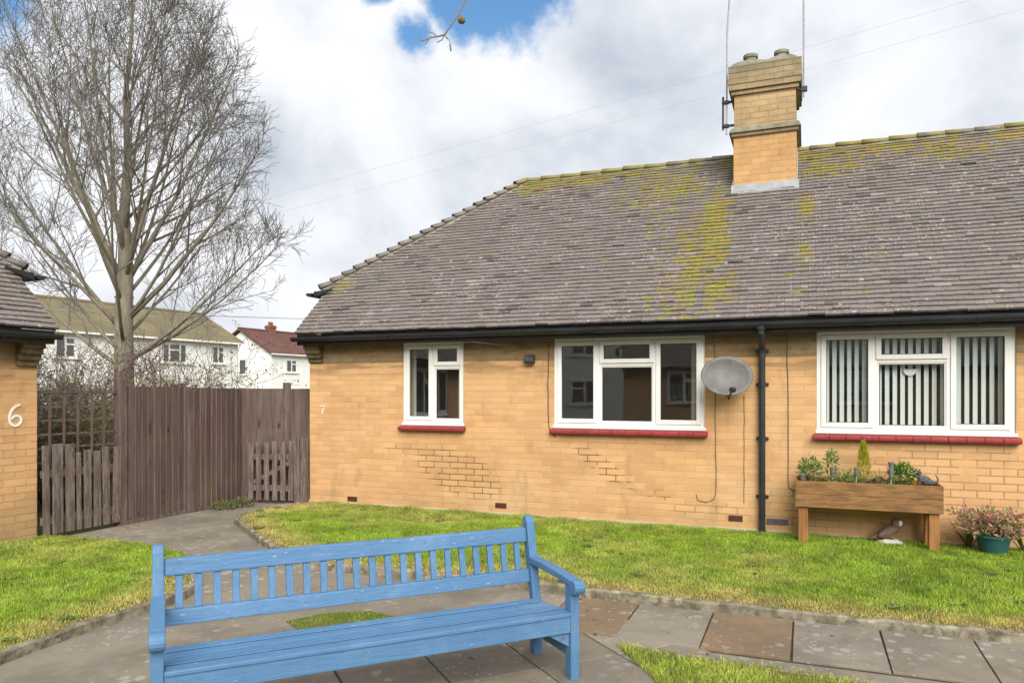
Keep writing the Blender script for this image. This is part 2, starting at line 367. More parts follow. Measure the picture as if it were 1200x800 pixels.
M['cat'] = vary('cat_grey', (.045, .045, .05), (.10, .10, .105), 40, .6, .3, .2, c3=(.3, .3, .3))
M['pot'] = vary('green_pot', (.018, .085, .08), (.025, .10, .09), 6, .4, .4)
M['numeral'] = vary('white_numeral', (.82, .82, .80), (.76, .76, .74), 10, .5)
M['greybox'] = vary('dark_grey_plastic', (.07, .07, .065), (.05, .05, .048), 10, .6)
M['far_pane'] = NT('far_glass').done((.05, .055, .06), .08, .8)
M['roof_green'] = vary('mossy_far_roof', (.15, .13, .085), (.20, .17, .095), .8, .95, .1, .6, c3=(.12, .11, .08))
M['roof_red'] = vary('red_far_roof', (.15, .075, .062), (.11, .06, .052), 1.2, .95, .1, .6, c3=(.09, .055, .05))
M['far_brick'] = vary('red_far_brick', (.25, .10, .07), (.18, .08, .06), 4, .95)

def concrete(name, c1, c2, spot=(.42, .41, .38), slab=False, spots=.66, fine=1.6):
    n = NT(name); col = n.mix(n.step(n.noise(fine, 6, .68), .36, .66), c1, c2)
    if slab: col = n.mix(1.0, col, n.attr('tint').outputs['Color'], 'MULTIPLY')
    col = n.mix(n.math('MULTIPLY', n.step(n.noise(120, 3, .7), .5, .72), .4), col, tuple(a*.5 for a in c1))
    col = n.mix(n.math('MULTIPLY', n.step(n.noise(.8, 5, .65), .5, .68), .45), col, tuple(a*.6 for a in c1))
    def colonies(scale, r0, r1, thr):
        v = n.N.new('ShaderNodeTexVoronoi'); v.inputs['Scale'].default_value = scale
        wv = n.N.new('ShaderNodeVectorMath'); wv.operation = 'ADD'; nz = n.noise(scale*1.6, 4, .6, col=True)
        sc_ = n.N.new('ShaderNodeVectorMath'); sc_.operation = 'SCALE'; n.L.new(nz, sc_.inputs[0]); sc_.inputs['Scale'].default_value = .55/scale
        n.L.new(n.tc, wv.inputs[0]); n.L.new(sc_.outputs[0], wv.inputs[1]); n.L.new(wv.outputs[0], v.inputs['Vector'])
        g = n.N.new('ShaderNodeSeparateColor'); n.L.new(v.outputs['Color'], g.inputs[0])
        return n.math('MULTIPLY', n.step(v.outputs['Distance'], r0, r1, 1., 0.), n.step(g.outputs[0], thr, thr+.02))
    col = n.mix(n.math('MULTIPLY', n.step(n.noise(2.3, 6, .7), .48, .66), .4), col, (.135, .12, .075))
    patch = n.step(n.noise(1.0, 4, .6), .42, .58)
    sp = n.math('MULTIPLY', n.math('MULTIPLY', colonies(11, .26, .42, .50), patch), n.step(n.noise(60, 3, .6), .36, .5, .35, 1.))
    col = n.mix(n.math('MULTIPLY', sp, .5), col, spot)
    sp = n.math('MULTIPLY', colonies(28, .2, .36, .74), n.step(n.noise(1.7, 4, .6), .44, .60)); col = n.mix(n.math('MULTIPLY', sp, .6), col, spot)
    col = n.mix(n.math('MULTIPLY', n.step(n.noise(210, 2, .6), .56, .72), .35), col, tuple(min(1, a*1.8) for a in c1))
    col = n.mix(n.math('MULTIPLY', n.step(n.noise(5, 4, .6), .66, .72), .5), col, (.10, .095, .05))
    n.bump(n.noise(40, 6, .7), .45, .006); return n.done(col, .85, .25)
M['concrete'] = concrete('path_concrete', (.24, .21, .165), (.18, .16, .13), spots=.60)
M['slab'] = concrete('paving_slab', (.245, .215, .172), (.185, .163, .134), slab=True, spots=.60)
M['bed'] = vary('slab_joint', (.07, .06, .035), (.11, .10, .045), 9, 1, .05, .6)
M['kerb'] = concrete('kerb_concrete', (.29, .255, .185), (.095, .085, .055), spot=(.44, .41, .32), spots=.60, fine=11)
M['lawn'] = vary('lawn_soil', (.10, .13, .03), (.17, .14, .06), 3.5, 1, .05, .6, c3=(.22, .18, .08))

# ------------------------------------------------------------------ frames of reference
TH = R(21.64)
O7 = G(363, 592); U = Vector((math.cos(TH), -math.sin(TH), 0)); NI = Vector((math.sin(TH), math.cos(TH), 0))
def wall(px, py, y=0.0):                   # photo pixel -> (x, z) on bungalow 7's front, y metres behind its face
    q = (px-600)/FPX; o = O7+NI*y
    s = (q*o.y-o.x)/(U.x-q*U.y); d = o.y+s*U.y
    return s, CAMZ+(HZ-py)/FPX*d
A6 = R(24.5); F6 = Vector((math.sin(A6), math.cos(A6), 0))     # direction of the fence line and of bungalow 6's front
FP = G(143, 615); C6 = FP-F6*1.01
EZ, KP, OVH, DEP, YH, HIPL = 2.36, .90, .25, 5.174, .62, 2.25
def roofpt(px, py):                        # photo pixel -> (x, y) on bungalow 7's front slope
    q = (px-600)/FPX; w = (HZ-py)/FPX
    # X = O.x+U.x s+NI.x y ; Y = ... ; Z-CAMZ = EZ-CAMZ+KP(y+OVH)
    a11, a12, b1 = U.x-q*U.y, NI.x-q*NI.y, q*O7.y-O7.x
    a21, a22, b2 = -w*U.y, KP-w*NI.y, w*O7.y-(EZ-CAMZ+KP*OVH)
    det = a11*a22-a12*a21
    return (b1*a22-a12*b2)/det, (a11*b2-a21*b1)/det

# ------------------------------------------------------------------ ground, paths, lawns
m = MB(); m.add([(-400,-400,-.05),(400,-400,-.05),(400,400,-.05),(-400,400,-.05)], [(0,1,2,3)])
tag(m.build('ground', M['ground']), kind='structure')
def sheet(name, pts, z, mat, thick=None):
    m = MB(); n = len(pts)
    m.add([(p[0], p[1], z) for p in pts], [tuple(range(n))])
    o = m.build(name, mat)
    if o.data.polygons[0].normal.z < 0: o.data.flip_normals()
    return tag(o, kind='structure')
e6 = C6-F6*7
sheet('path', [FP, FP+F6*2.3, O7+U*1.0+NI*1.0, O7+U*14+NI*.5, (11, -6, 0), (-10, -6, 0), e6-Vector((1, 0, 0)), e6, C6], 0, M['concrete'])

kerbR = [G(*p) for p in ((352,594),(312,600),(289,605),(277,613),(293,626),(315,642),(338,656),(362,664),(400,669),(467,677),(597,688),(683,698),(800,712),(923,726),(1033,738),(1200,753))]
kerbR.append(kerbR[-1]+U*5)
kerbL = [G(*p) for p in ((-160,850),(0,777),(87,744),(175,716),(214,702),(230,690),(226,676))]
kerbN = [G(*p) for p in ((960,1000),(860,882),(790,822),(745,779),(722,758),(745,758),(800,770),(933,789),(1000,798),(1060,808),(1120,830),(1160,870))]
lawnR = kerbR+[O7+U*13.9-NI*.03, O7-NI*.03]
lawnL = kerbL+[G(215,655), G(175,645), G(110,637), G(75,634), C6+Vector((.08,-.05,0)), C6-F6*5.2+Vector((.05,0,0))]
lawnN = kerbN+[G(1200,1000)]
wedge = [G(*p) for p in ((335,728),(380,719),(433,716),(500,733),(640,743),(560,757),(470,771),(410,779))]
for pts, z in ((lawnR, .05), (lawnL, .05), (lawnN, .012), (wedge, .006)): sheet('lawn', pts, z, M['lawn'])

def kerb(pts, h, w=.055):
    P = [Vector((p.x, p.y, 0)) for p in pts]; m = MB(); acc = 0
    # resample into short lengths so the edge is a little uneven
    Q = [P[0]]
    for a, b in zip(P[:-1], P[1:]):
        k = max(1, int((b-a).length/.045))
        Q += [a+(b-a)*(i/k) for i in range(1, k+1)]
    vs = []; fs = []; jj = kh = 0.0
    for i, p in enumerate(Q):
        t = (Q[min(i+1, len(Q)-1)]-Q[max(i-1, 0)]).normalized(); nrm = Vector((-t.y, t.x, 0))
        j = jj = .75*jj+random.gauss(0, .0032); kh = .7*kh+random.gauss(0, .0035); hh = h-.003+kh-(random.random() < .03)*.012
        for a, z in ((-w/2, -.03), (-w/2, hh-.012), (-w/2+.012, hh), (w/2-.012, hh), (w/2, hh-.012), (w/2, -.03)):
            q = p+nrm*(a+j); vs.append((q.x, q.y, z+(random.uniform(-.0035, .0035) if z > 0 else 0)))
    for i in range(len(Q)-1):
        for k in range(5): fs.append((i*6+k, i*6+k+1, i*6+7+k, i*6+6+k))
    fs += [(0,1,2,3,4,5), tuple(range(len(vs)-6, len(vs)))]
    m.add(vs, fs); return tag(m.build('kerb', M['kerb'], smooth=False), kind='structure')
kerb(kerbR, .075); kerb(kerbL, .075); kerb(kerbN[4:], .022)

def inside(P, poly):
    x, y = P[:, 0], P[:, 1]; r = np.zeros(len(P), bool); n = len(poly)
    for i in range(n):
        x1, y1 = poly[i][0], poly[i][1]; x2, y2 = poly[(i+1) % n][0], poly[(i+1) % n][1]
        c = ((y1 > y) != (y2 > y)) & (x < (x2-x1)*(y-y1)/(y2-y1+1e-12)+x1); r ^= c
    return r
def edge_dist(P, line):
    d = np.full(len(P), 1e9)
    for a, b in zip(line[:-1], line[1:]):
        a = np.array(a[:2]); b = np.array(b[:2]); ab = b-a; t = np.clip(((P-a)@ab)/(ab@ab), 0, 1)
        d = np.minimum(d, np.hypot(*(P-a-t[:, None]*ab).T))
    return d
def vnoise(P, s, seed):                    # smooth value noise
    r = np.random.default_rng(seed); T = r.random((128, 128)); Q = P*s+500; i = np.floor(Q).astype(int); f = Q-i; f = f*f*(3-2*f)
    g = lambda a, b: T[(i[:, 0]+a) % 128, (i[:, 1]+b) % 128]
    return (g(0,0)*(1-f[:,0])+g(1,0)*f[:,0])*(1-f[:,1])+(g(0,1)*(1-f[:,0])+g(1,1)*f[:,0])*f[:,1]
def blades(poly, dens, z, hmin, hmax, edge=None, lush=.5, near=None, seed=1, xmax=7.0, dead=.5, tall=()):
    r = np.random.default_rng(seed)
    X = np.array([[p[0], p[1]] for p in poly]); lo, hi = X.min(0), X.max(0); hi[0] = min(hi[0], xmax); lo[0] = max(lo[0], -7.5); lo[1] = max(lo[1], 2.2)
    n = int((hi[0]-lo[0])*(hi[1]-lo[1])*dens); P = r.random((n, 2))*(hi-lo)+lo
    P = P[inside(P, X)]
    P = P[np.abs(P[:, 0]) < .80*P[:, 1]+.6]
    ed = edge_dist(P, edge) if edge is not None else np.full(len(P), 9.)
    bare = vnoise(P, 3.1, 5)*.6+vnoise(P, 9, 6)*.4
    keep = r.random(len(P)) < np.clip(.25+ed*3.0, 0, 1)*np.where(bare < .32, .45, 1)
    P, ed = P[keep], ed[keep]; n = len(P)
    big = vnoise(P, .9, 11)*.6+vnoise(P, 3.5, 12)*.4
    dry = np.clip(1.15-ed/.5, 0, 1)*dead*1.35+np.clip((.60-big)*2.6, 0, .85)*dead*.8
    dry = np.clip(dry+r.normal(0, .16, n), 0, 1)
    g1 = np.array((.215, .36, .034)); g2 = np.array((.385, .535, .06)); st = np.array((.66, .50, .21))
    mixg = np.clip(lush*.4+.6*vnoise(P, 2.1, 13)+r.normal(0, .22, n), 0, 1)[:, None]
    C = g1*(1-mixg)+g2*mixg; C = C*(1-dry[:, None])+st*dry[:, None]; C *= (r.uniform(.7, 1.25, n)*(.55+.85*(.6*vnoise(P, 6.5, 21)+.4*vnoise(P, 17, 22))))[:, None]
    h = r.uniform(hmin, hmax, n)*(.65+.7*vnoise(P, 4.5, 14))*(1-.45*np.clip(dry, 0, 1))
    for (c, rad, add) in tall:
        d = np.hypot(P[:, 0]-c[0], P[:, 1]-c[1]); h *= 1+add*np.clip(1-d/rad, 0, 1)
    a = r.random(n)*2*np.pi; w = r.uniform(.0012, .0027, n)*(1+h*6); b = r.random(n)*2*np.pi; ln = h*r.uniform(.15, .95, n)
    dx, dy = np.cos(a)*w, np.sin(a)*w
    V = np.zeros((n, 5, 3), np.float32)
    V[:, 0] = np.c_[P[:, 0]-dx, P[:, 1]-dy, np.full(n, z-.004)]; V[:, 1] = np.c_[P[:, 0]+dx, P[:, 1]+dy, np.full(n, z-.004)]
    mxp = P+np.c_[np.cos(b), np.sin(b)]*(ln*.35)[:, None]; tp = P+np.c_[np.cos(b), np.sin(b)]*ln[:, None]
    V[:, 2] = np.c_[mxp[:, 0]+dx*.8, mxp[:, 1]+dy*.8, z+h*.6]; V[:, 3] = np.c_[mxp[:, 0]-dx*.8, mxp[:, 1]-dy*.8, z+h*.6]
    V[:, 4] = np.c_[tp, z+h*(1-.25*ln/h)]
    me = bpy.data.meshes.new('grass'); i0 = np.arange(n)*5
    loops = np.c_[i0, i0+1, i0+2, i0+3, i0+3, i0+2, i0+4].ravel()
    me.vertices.add(n*5); me.vertices.foreach_set('co', V.ravel()); me.loops.add(len(loops)); me.loops.foreach_set('vertex_index', loops)
    st_ = np.c_[np.arange(n)*7, np.arange(n)*7+4].ravel(); me.polygons.add(2*n); me.polygons.foreach_set('loop_start', st_)
    me.update(calc_edges=True)
    at = me.color_attributes.new('tint', 'FLOAT_COLOR', 'POINT')
    at.data.foreach_set('color', np.repeat(np.c_[C, np.ones(n)].astype(np.float32), 5, 0).ravel())
    me.materials.append(M['leafy'])
    o = bpy.data.objects.new('grass', me); COL.objects.link(o); return o
tag(blades(lawnR, 11500, .05, .020, .044, kerbR, .5, seed=2, dead=.62, tall=[((O7+U*s-NI*.12), .35, .9) for s in (.4, 1.0, 1.7, 2.3, 3.2)]),
    'mown lawn with yellowed edges along the foot of the bungalow wall', 'grass', kind='stuff')
tag(blades(lawnL, 12500, .05, .022, .050, kerbL, .75, seed=3, dead=.5), 'bright green lawn beside the brick corner numbered 6', 'grass', kind='stuff')
tag(blades(lawnN, 19000, .012, .02, .052, kerbN[4:], .85, seed=4, dead=.2), 'small triangle of green grass to the right of the blue bench', 'grass', kind='stuff')
tag(blades(wedge, 7000, .006, .008, .02, None, .3, seed=5, dead=.9), 'thin wedge of patchy grass between paving slabs behind the blue bench', 'grass', kind='stuff')

# paving slabs: the path parallel to the bungalow and the square under the bench
def slabs(origin, ang, cols, rows, w, d, poly=None, special=(), gap=.012, dz_=0, drop=()):
    m = MB(); Mx = Matrix.Translation(origin) @ Matrix.Rotation(ang, 4, 'Z')
    for i in range(*cols):
        for j in range(*rows):
            c = Mx @ Vector(((i+.5)*w, (j+.5)*d, 0))
            if (i, j) in drop: continue
            if poly is not None and not inside(np.array([[c.x, c.y]]), [(p[0], p[1]) for p in poly])[0]: continue
            t = random.uniform(.82, 1.15); col = (t, t*random.uniform(.97, 1.0), t*random.uniform(.92, 1.0), 1)
            if (i, j) in special: col = (.92, .70, .53, 1)
            g = gap/2*random.uniform(.6, 1.5); tz = random.uniform(.004, .010)+dz_
            L = Mx @ Matrix.Translation(((i+.5)*w, (j+.5)*d, tz)) @ Matrix.Rotation(R(random.uniform(-.5, .5)), 4, 'Z') @ Matrix.Rotation(R(random.uniform(-.25, .25)), 4, 'X')
            m.box(-w/2+g, w/2-g, -d/2+g, d/2-g, -.03, 0.004, L, col)
    return m
kd = (kerbR[-2]-kerbR[11]); ka = math.atan2(kd.y, kd.x)
j0 = G(837, 718); kn = Vector((-math.sin(ka), math.cos(ka), 0))
o_ = j0-kn*.82
ms = slabs(o_, ka, (-3, 9), (0, 1), .532, .80, None, special={(0, 0), (-2, 0)}, dz_=.007)
tag(ms.build('path', M['slab'], bevel=.004), kind='structure')
bd = Vector((1850, FPX, 0)).normalized(); BA = math.atan2(bd.y, bd.x); bn = Vector((-bd.y, bd.x, 0))
bo = G(633, 785)
mb_ = slabs(bo, BA, (-6, 2), (-4, 1), .535, .545, None)
tag(mb_.build('pavement', M['slab'], bevel=.004), kind='structure')
def framed_sheet(name, o, a, x0, x1, y0, y1, z, mat):
    Mx = Matrix.Translation(o) @ Matrix.Rotation(a, 4, 'Z'); return sheet(name, [Mx @ Vector(p) for p in ((x0,y0,0),(x1,y0,0),(x1,y1,0),(x0,y1,0))], z, mat)
framed_sheet('path', o_, ka, -1.6, 4.79, -.01, .81, .0035, M['bed'])
framed_sheet('pavement', bo, BA, -3.21, 1.07, -2.18, .55, .0032, M['bed'])

# ------------------------------------------------------------------ bungalow builder
x7w = [(wall(472, 450)[0], wall(543, 450)[0]), (wall(649, 450)[0], wall(826, 450)[0]), (wall(957, 450)[0], wall(1191, 450)[0])]
WZ0, WZ1 = 1.165, 2.225
z_a = wall(530, 555); z_b = wall(712, 548); z_c = wall(1120, 560); z_d = wall(770, 580); z_e = wall(300+500, 520)
zones7 = [(*wall(536, 553), .72, .33, R(-18)), (*wall(480, 525), .45, .07, 0, .7), (*wall(708, 548), .50, .12, R(-35)), (*wall(772, 580), .16, .07, 0, .8),
          (*wall(1120, 560), 1.0, .42, 0, .55), (*wall(830, 598), .5, .12, 0, .5), (*wall(935, 600), .5, .3, 0, .4), (*wall(720, 520), 1.0, .06, 0, .35)]
BR1, BR2, BRM = (.66, .385, .18), (.49, .275, .125), (.60, .405, .225)
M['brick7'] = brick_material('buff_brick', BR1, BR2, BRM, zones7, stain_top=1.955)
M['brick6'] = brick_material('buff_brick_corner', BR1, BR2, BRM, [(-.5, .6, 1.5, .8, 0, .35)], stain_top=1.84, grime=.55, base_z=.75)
cx, cy = roofpt(896, 226)
M['brick_ch'] = brick_material('chimney_brick', (.58, .33, .14), (.46, .26, .105), (.42, .30, .17), [], stain_top=None, grime=0)
M['brick_ch2'] = brick_material('weathered_chimney_brick', (.44, .30, .145), (.28, .21, .12), (.21, .18, .125), [], stain_top=None, grime=0)
M['brick_ch3'] = brick_material('mossy_chimney_brick', (.27, .215, .13), (.17, .145, .10), (.15, .135, .095), [], stain_top=None, grime=0)
pt7 = []
for (px, py, rpx, rpy, s) in ((838,262,30,60,.95),(812,300,56,75,.62),(770,225,75,40,.55),(800,350,60,45,.6),(815,318,40,40,.8),(840,345,36,30,.95),(800,365,60,16,.55),(795,225,55,26,.75),(840,295,28,30,1.0),(945,250,18,32,.85),(943,300,16,42,.5),(965,200,45,20,.8),(632,218,40,16,1.2),(400,338,20,14,.6),(1120,180,90,18,.7),(1000,195,40,16,.7),(770,260,20,60,.35)):
    x, y = roofpt(px, py); x1, _ = roofpt(px+rpx, py); _, y1 = roofpt(px, py-rpy)
    pt7.append((x, y, abs(x1-x), abs(y1-y), 0, s))
M['tile7'] = tile_material('purple_grey_tile', pt7, ridge=DEP/2)
M['tile6'] = tile_material('mossy_tile', [(-.35, .30, .22, .16, 0, .7), (-1.5, 1.2, .6, .5, 0, .7)], ridge=DEP/2)
M['deck'] = vary('roof_underside', (.03, .027, .025), (.05, .045, .04), 5, .95)

def wall_holes(x0, x1, z0, z1, y0, y1, holes):     # a wall slab with rectangular openings, one closed mesh
    xs = sorted({x0, x1, *[h[0] for h in holes], *[h[1] for h in holes]}); zs = sorted({z0, z1, *[h[2] for h in holes], *[h[3] for h in holes]})
    m = MB(); idx = {}
    def vid(x, y, z):
        k = (round(x, 5), round(y, 5), round(z, 5))
        if k not in idx: idx[k] = len(m.v); m.v.append((x, y, z))
        return idx[k]
    def solid(i, j):
        if not (0 <= i < len(xs)-1 and 0 <= j < len(zs)-1): return False
        cx_, cz_ = (xs[i]+xs[i+1])/2, (zs[j]+zs[j+1])/2
        return not any(h[0] < cx_ < h[1] and h[2] < cz_ < h[3] for h in holes)
    for i in range(len(xs)-1):
        for j in range(len(zs)-1):
            if not solid(i, j): continue
            a, b, c, d = xs[i], xs[i+1], zs[j], zs[j+1]
            m.f.append((vid(a,y0,c), vid(b,y0,c), vid(b,y0,d), vid(a,y0,d))); m.f.append((vid(a,y1,d), vid(b,y1,d), vid(b,y1,c), vid(a,y1,c)))
            if not solid(i-1, j): m.f.append((vid(a,y0,c), vid(a,y0,d), vid(a,y1,d), vid(a,y1,c)))
            if not solid(i+1, j): m.f.append((vid(b,y0,d), vid(b,y0,c), vid(b,y1,c), vid(b,y1,d)))
            if not solid(i, j-1): m.f.append((vid(a,y0,c), vid(a,y1,c), vid(b,y1,c), vid(b,y0,c)))
            if not solid(i, j+1): m.f.append((vid(a,y1,d), vid(a,y0,d), vid(b,y0,d), vid(b,y1,d)))
    return m

def window(root, x0, x1, z0, z1, cells, blind=None, curtains=(), label=None, vents=True):
    """cells: (u0,u1,v0,v1,opening) in fractions of the opening; opening lights carry a sash that stands proud"""
    w, h = x1-x0, z1-z0; f = .058
    m = MB(); yf, yb = .018, .085
    m.box(x0, x0+f, yf, yb, z0, z1); m.box(x1-f, x1, yf, yb, z0, z1)
    m.box(x0+f, x1-f, yf, yb, z1-f, z1); m.box(x0+f, x1-f, yf, yb, z0, z0+f)
    m.box(x0-.012, x1+.012, yf-.028, yf+.01, z0-.022, z0+.012)          # projecting cill of the frame
    m.box(x0+.02, x1-.02, yf-.012, yf+.003, z1-.022, z1-.006)           # drip strip at the head
    us = sorted({c[0] for c in cells}|{c[1] for c in cells})
    for u in us[1:-1]:
        x = x0+w*u; m.box(x-.026, x+.026, yf+.002, yb-.002, z0+f-.001, z1-f+.001)
    panes = []
    for (u0, u1, v0, v1, op) in cells:
        a = x0+w*u0+(f if u0 == 0 else .026); b = x0+w*u1-(f if u1 == 1 else .026)
        c = z0+h*v0+(f if v0 == 0 else .024); d = z0+h*v1-(f if v1 == 1 else .024)
        if v0 > 0: m.box(a-.001, b+.001, yf+.004, yb-.004, c-.048, c)
        s = .05 if op else .016; y_ = yf-.014 if op else yf+.012
        if op:
            a -= .014; b += .014; c -= .014; d += .014
        m.box(a, a+s, y_, yf+.03, c, d); m.box(b-s, b, y_, yf+.03, c, d); m.box(a+s, b-s, y_, yf+.03, c, c+s); m.box(a+s, b-s, y_, yf+.03, d-s, d)
        panes.append((a+s, b-s, c+s, d-s))
    wo = m.build('window', M['white'], root, bevel=.004)
    if label: wo['label'] = label
    for (a, b, c, d) in panes:
        p = MB(); p.box(a-.002, b+.002, yf+.02, yf+.024, c-.002, d+.002); p.build('pane', M['glass'], wo)
        g = MB(); t = .006
        g.box(a, a+t, yf+.012, yf+.019, c, d); g.box(b-t, b, yf+.012, yf+.019, c, d); g.box(a+t, b-t, yf+.012, yf+.019, c, c+t); g.box(a+t, b-t, yf+.012, yf+.019, d-t, d)
        g.build('gasket', M['seal'], wo)
    s = MB(); ns = max(3, round((w+.06)/.155)); sx0, sx1 = x0-.035, x1+.035
    for i in range(ns):                                                    # tiled sill, painted red as one
        a = sx0+(sx1-sx0)*i/ns; b = sx0+(sx1-sx0)*(i+1)/ns; g = .0012; dz = random.uniform(-.002, .002)
        s.prism([(.03, z0-.024), (-.075+dz, z0-.040), (-.087+dz, z0-.052), (-.085+dz, z0-.082+dz), (-.06, z0-.090), (.03, z0-.085)], a+g, b-g, 'x')
    s.build('sill', M['sill'], wo, bevel=.005)
    if blind:
        m = MB(); n = int(w/.076)
        for i in range(n):
            x = x0+.07+(w-.14)*(i+.5)/n; a = R(blind+random.uniform(-5, 5)); c, sn = math.cos(a)*.0225, math.sin(a)*.0225
            zt, zb = z1-.03, z0+.02+random.uniform(-.004, .004); yc = .125
            vs = []
            for z in (zb, zt):
                for q in (-1, 0, 1): vs.append((x+c*q, yc+sn*q+(.006 if q == 0 else 0), z))
            m.add(vs, [(0,1,4,3), (1,2,5,4)])
        m.box(x0+.05, x1-.05, .10, .15, z1-.03, z1-.005)
        m.build('vertical_blind', M['blind'], wo, smooth=True, recalc=False)
    for (u0, u1) in curtains:
        m = MB(); k = 40; vs = []
        for i in range(k+1):
            t = i/k; x = x0+w*(u0+(u1-u0)*t); y = .19+.022*math.sin(t*(u1-u0)*w*55+1)+.008*math.sin(t*37)
            vs += [(x, y, z0-.3), (x, y, z1+.02)]
        m.add(vs, [(2*i, 2*i+2, 2*i+3, 2*i+1) for i in range(k)]); m.build('curtain', M['curtain'], wo, smooth=True, recalc=False)
    return wo

def bungalow(root, x0, x1, ez, mbrick, mtile, windows, detail=True, plinth=True, tile_range=None):
    xm = (x0+x1)/2; zr = ez+KP*(DEP/2+OVH); zh = ez+KP*(YH+OVH); vo = .05
    holes = [(w[0], w[1], w[2], w[3]) for w in windows]; zt = ez-.085
    wl = wall_holes(x0, x1, 0, zt, 0, .26, holes)
    # gables with the half hip cut off, and the back wall
    zb = lambda y: ez+KP*(min(y, DEP-y)+OVH)-.05
    for (a, b) in ((x0, x0+.26), (x1-.26, x1)):
        wl.prism([(.2602, 0), (.2602, zb(.26)), (YH, zh-.06), (DEP-YH, zh-.06), (DEP-.26, zb(.26)), (DEP-.26, 0)], a, b, 'x')
    wl.box(x0+.001, x1-.001, DEP-.259, DEP, 0, zt)
    wl.build('wall', mbrick, root)
    if plinth:
        p = MB(); p.box(x0-.02, x1+.02, -.022, -.001, -.02, .085); p.build('plinth', M['plinth'], root, bevel=.006)
    # inside
    r = MB(); zi = ez-.1
    y0, y1 = .262, 2.9
    for (a, b) in ((x0+.3, xm-.15), (xm+.15, x1-.3)):
        r.add([(a,y0,.06),(b,y0,.06),(b,y1,.06),(a,y1,.06),(a,y0,zi),(b,y0,zi),(b,y1,zi),(a,y1,zi)], [(0,1,2,3),(7,6,5,4),(3,2,6,7),(0,3,7,4),(2,1,5,6)])
    r.build('room', M['room'], root, recalc=False)
    # roof deck
    d = MB(); e = x0-vo; g = x1+vo; off = -.012
    V = [(e,-OVH,ez),(g,-OVH,ez),(g,YH,zh),(x1-HIPL,DEP/2,zr),(x0+HIPL,DEP/2,zr),(e,YH,zh),(e,DEP+OVH,ez),(g,DEP+OVH,ez),(g,DEP-YH,zh),(e,DEP-YH,zh)]
    d.add([(a, b, c+off) for a, b, c in V], [(0,1,2,3,4,5), (7,6,9,4,3,8), (5,4,9), (2,8,3)])
    ro = d.build('roof', mtile if not detail else M['deck'], root)
    if not detail:
        me = ro.data; at = me.color_attributes.new('tint', 'FLOAT_COLOR', 'POINT'); at.data.foreach_set('color', [1.0]*(4*len(me.vertices)))
    else:
        sl = math.hypot(1, KP); cu, su = 1/sl, KP/sl
        t = MB(); gauge, tw = .082, .158; T = (DEP/2+OVH)*sl; n = int(T/gauge)
        tr = tile_range or (e, g)
        def tile(orig, ux, us, un, a, b, s, lift, skew, col):
            L = .125
            vs = []
            for (x, q, hgt) in ((a, s, .006), (b, s, .006), (b, s+L, -.008), (a, s+L, -.008)):
                x_ = x
                for k in (0, 1): vs.append(orig+ux*x_+us*(q+(skew if x == a else -skew)*(q == s))+un*(hgt+(.024 if k else 0)+(lift if q == s else 0)))
            t.add(vs, [(0,2,3,1), (2,4,5,3), (4,6,7,5), (6,0,1,7), (1,3,5,7)], None, col)
        for j in range(n+1):
            s = j*gauge; y = -OVH+s*cu
            def xa(y): return e if y <= YH else e+(y-YH)/(DEP/2-YH)*(x0+HIPL-e)
            ya = min(y+.06, DEP/2); lo, hi = xa(ya), x0+x1-xa(ya)
            x = e-(tw/2 if j % 2 else 0); rowj = random.uniform(-.004, .004)
            while x < g:
                a, b = max(x+.0012, lo), min(x+tw-.0012, hi); x += tw
                if b-a < .02 or a > tr[1] or b < tr[0]: continue
                v = random.gauss(1, .06); wmk = random.random()
                col = (v, v*random.uniform(.95, 1.02), v*random.uniform(.93, 1.06), 1)
                if wmk < .035: col = (v*1.35, v*1.33, v*1.3, 1)
                elif wmk < .07: col = (v*.62, v*.6, v*.58, 1)
                lift = .008+abs(random.gauss(0, .004))+(random.random() < .012)*.012
                tile(Vector((0, -OVH, ez)), Vector((1,0,0)), Vector((0,cu,su)), Vector((0,-su,cu)), a, b, s+rowj+random.gauss(0, .003)-.012, lift, random.gauss(0, .0016), col)
        # half hips
        for (xe, sg) in ((e, 1), (g, -1)):
            run = HIPL+vo; hh = zr-zh; l = math.hypot(run, hh); us = Vector((sg*run/l, 0, hh/l)); un = Vector((-sg*hh/l, 0, run/l))
            for j in range(-1, int(l/gauge)):
                s = j*gauge; f = max(0, s/l); half = (DEP/2-YH)*(1-f); yy = -half
                while yy < half:
                    v = random.gauss(1, .14); tile(Vector((xe, DEP/2, zh)), Vector((0,1,0)), us, un, yy+.002, min(yy+tw-.002, half), s-.012, abs(random.gauss(0, .002)), 0, (v, v, v, 1)); yy += tw
        t.build('tiles', mtile, ro, recalc=True)
        # hip and ridge caps: half round tiles bedded in cement
        c = MB(); bed = MB()
        def caps(p, q, rad, ln, bump_=.0):
            p, q = Vector(p), Vector(q); D = (q-p); k = max(1, round(D.length/ln)); t_ = D.normalized(); side = t_.cross(Vector((0,0,1))).normalized(); up = side.cross(t_)
            for i in range(k):
                a = p+D*(i/k)-t_*.012; b = p+D*((i+1)/k)+t_*.02; v = random.gauss(1, .13); ra = rad*random.uniform(.97, 1.04); jz = random.uniform(-.005, .005)
                vs = []
                for (o, r0) in ((a+up*bump_, ra*1.10), (b, ra*.90)):
                    for h in range(9):
                        an = math.pi*h/8
                        for rr in (r0, r0-.016): vs.append(o+side*math.cos(an)*rr+up*(math.sin(an)*rr*.8-rad*.28+jz))
                fs = []
                for h in range(8):
                    i0 = h*2; i1 = i0+18
                    fs += [(i0, i0+2, i1+2, i1), (i0+1, i1+1, i1+3, i0+3), (i0, i0+1, i0+3, i0+2), (i1, i1+2, i1+3, i1+1)]
                fs += [(0, 18, 19, 1), (16, 17, 35, 34)]
                c.add(vs, fs, None, (v, v, v*.98, 1))
            vs = []
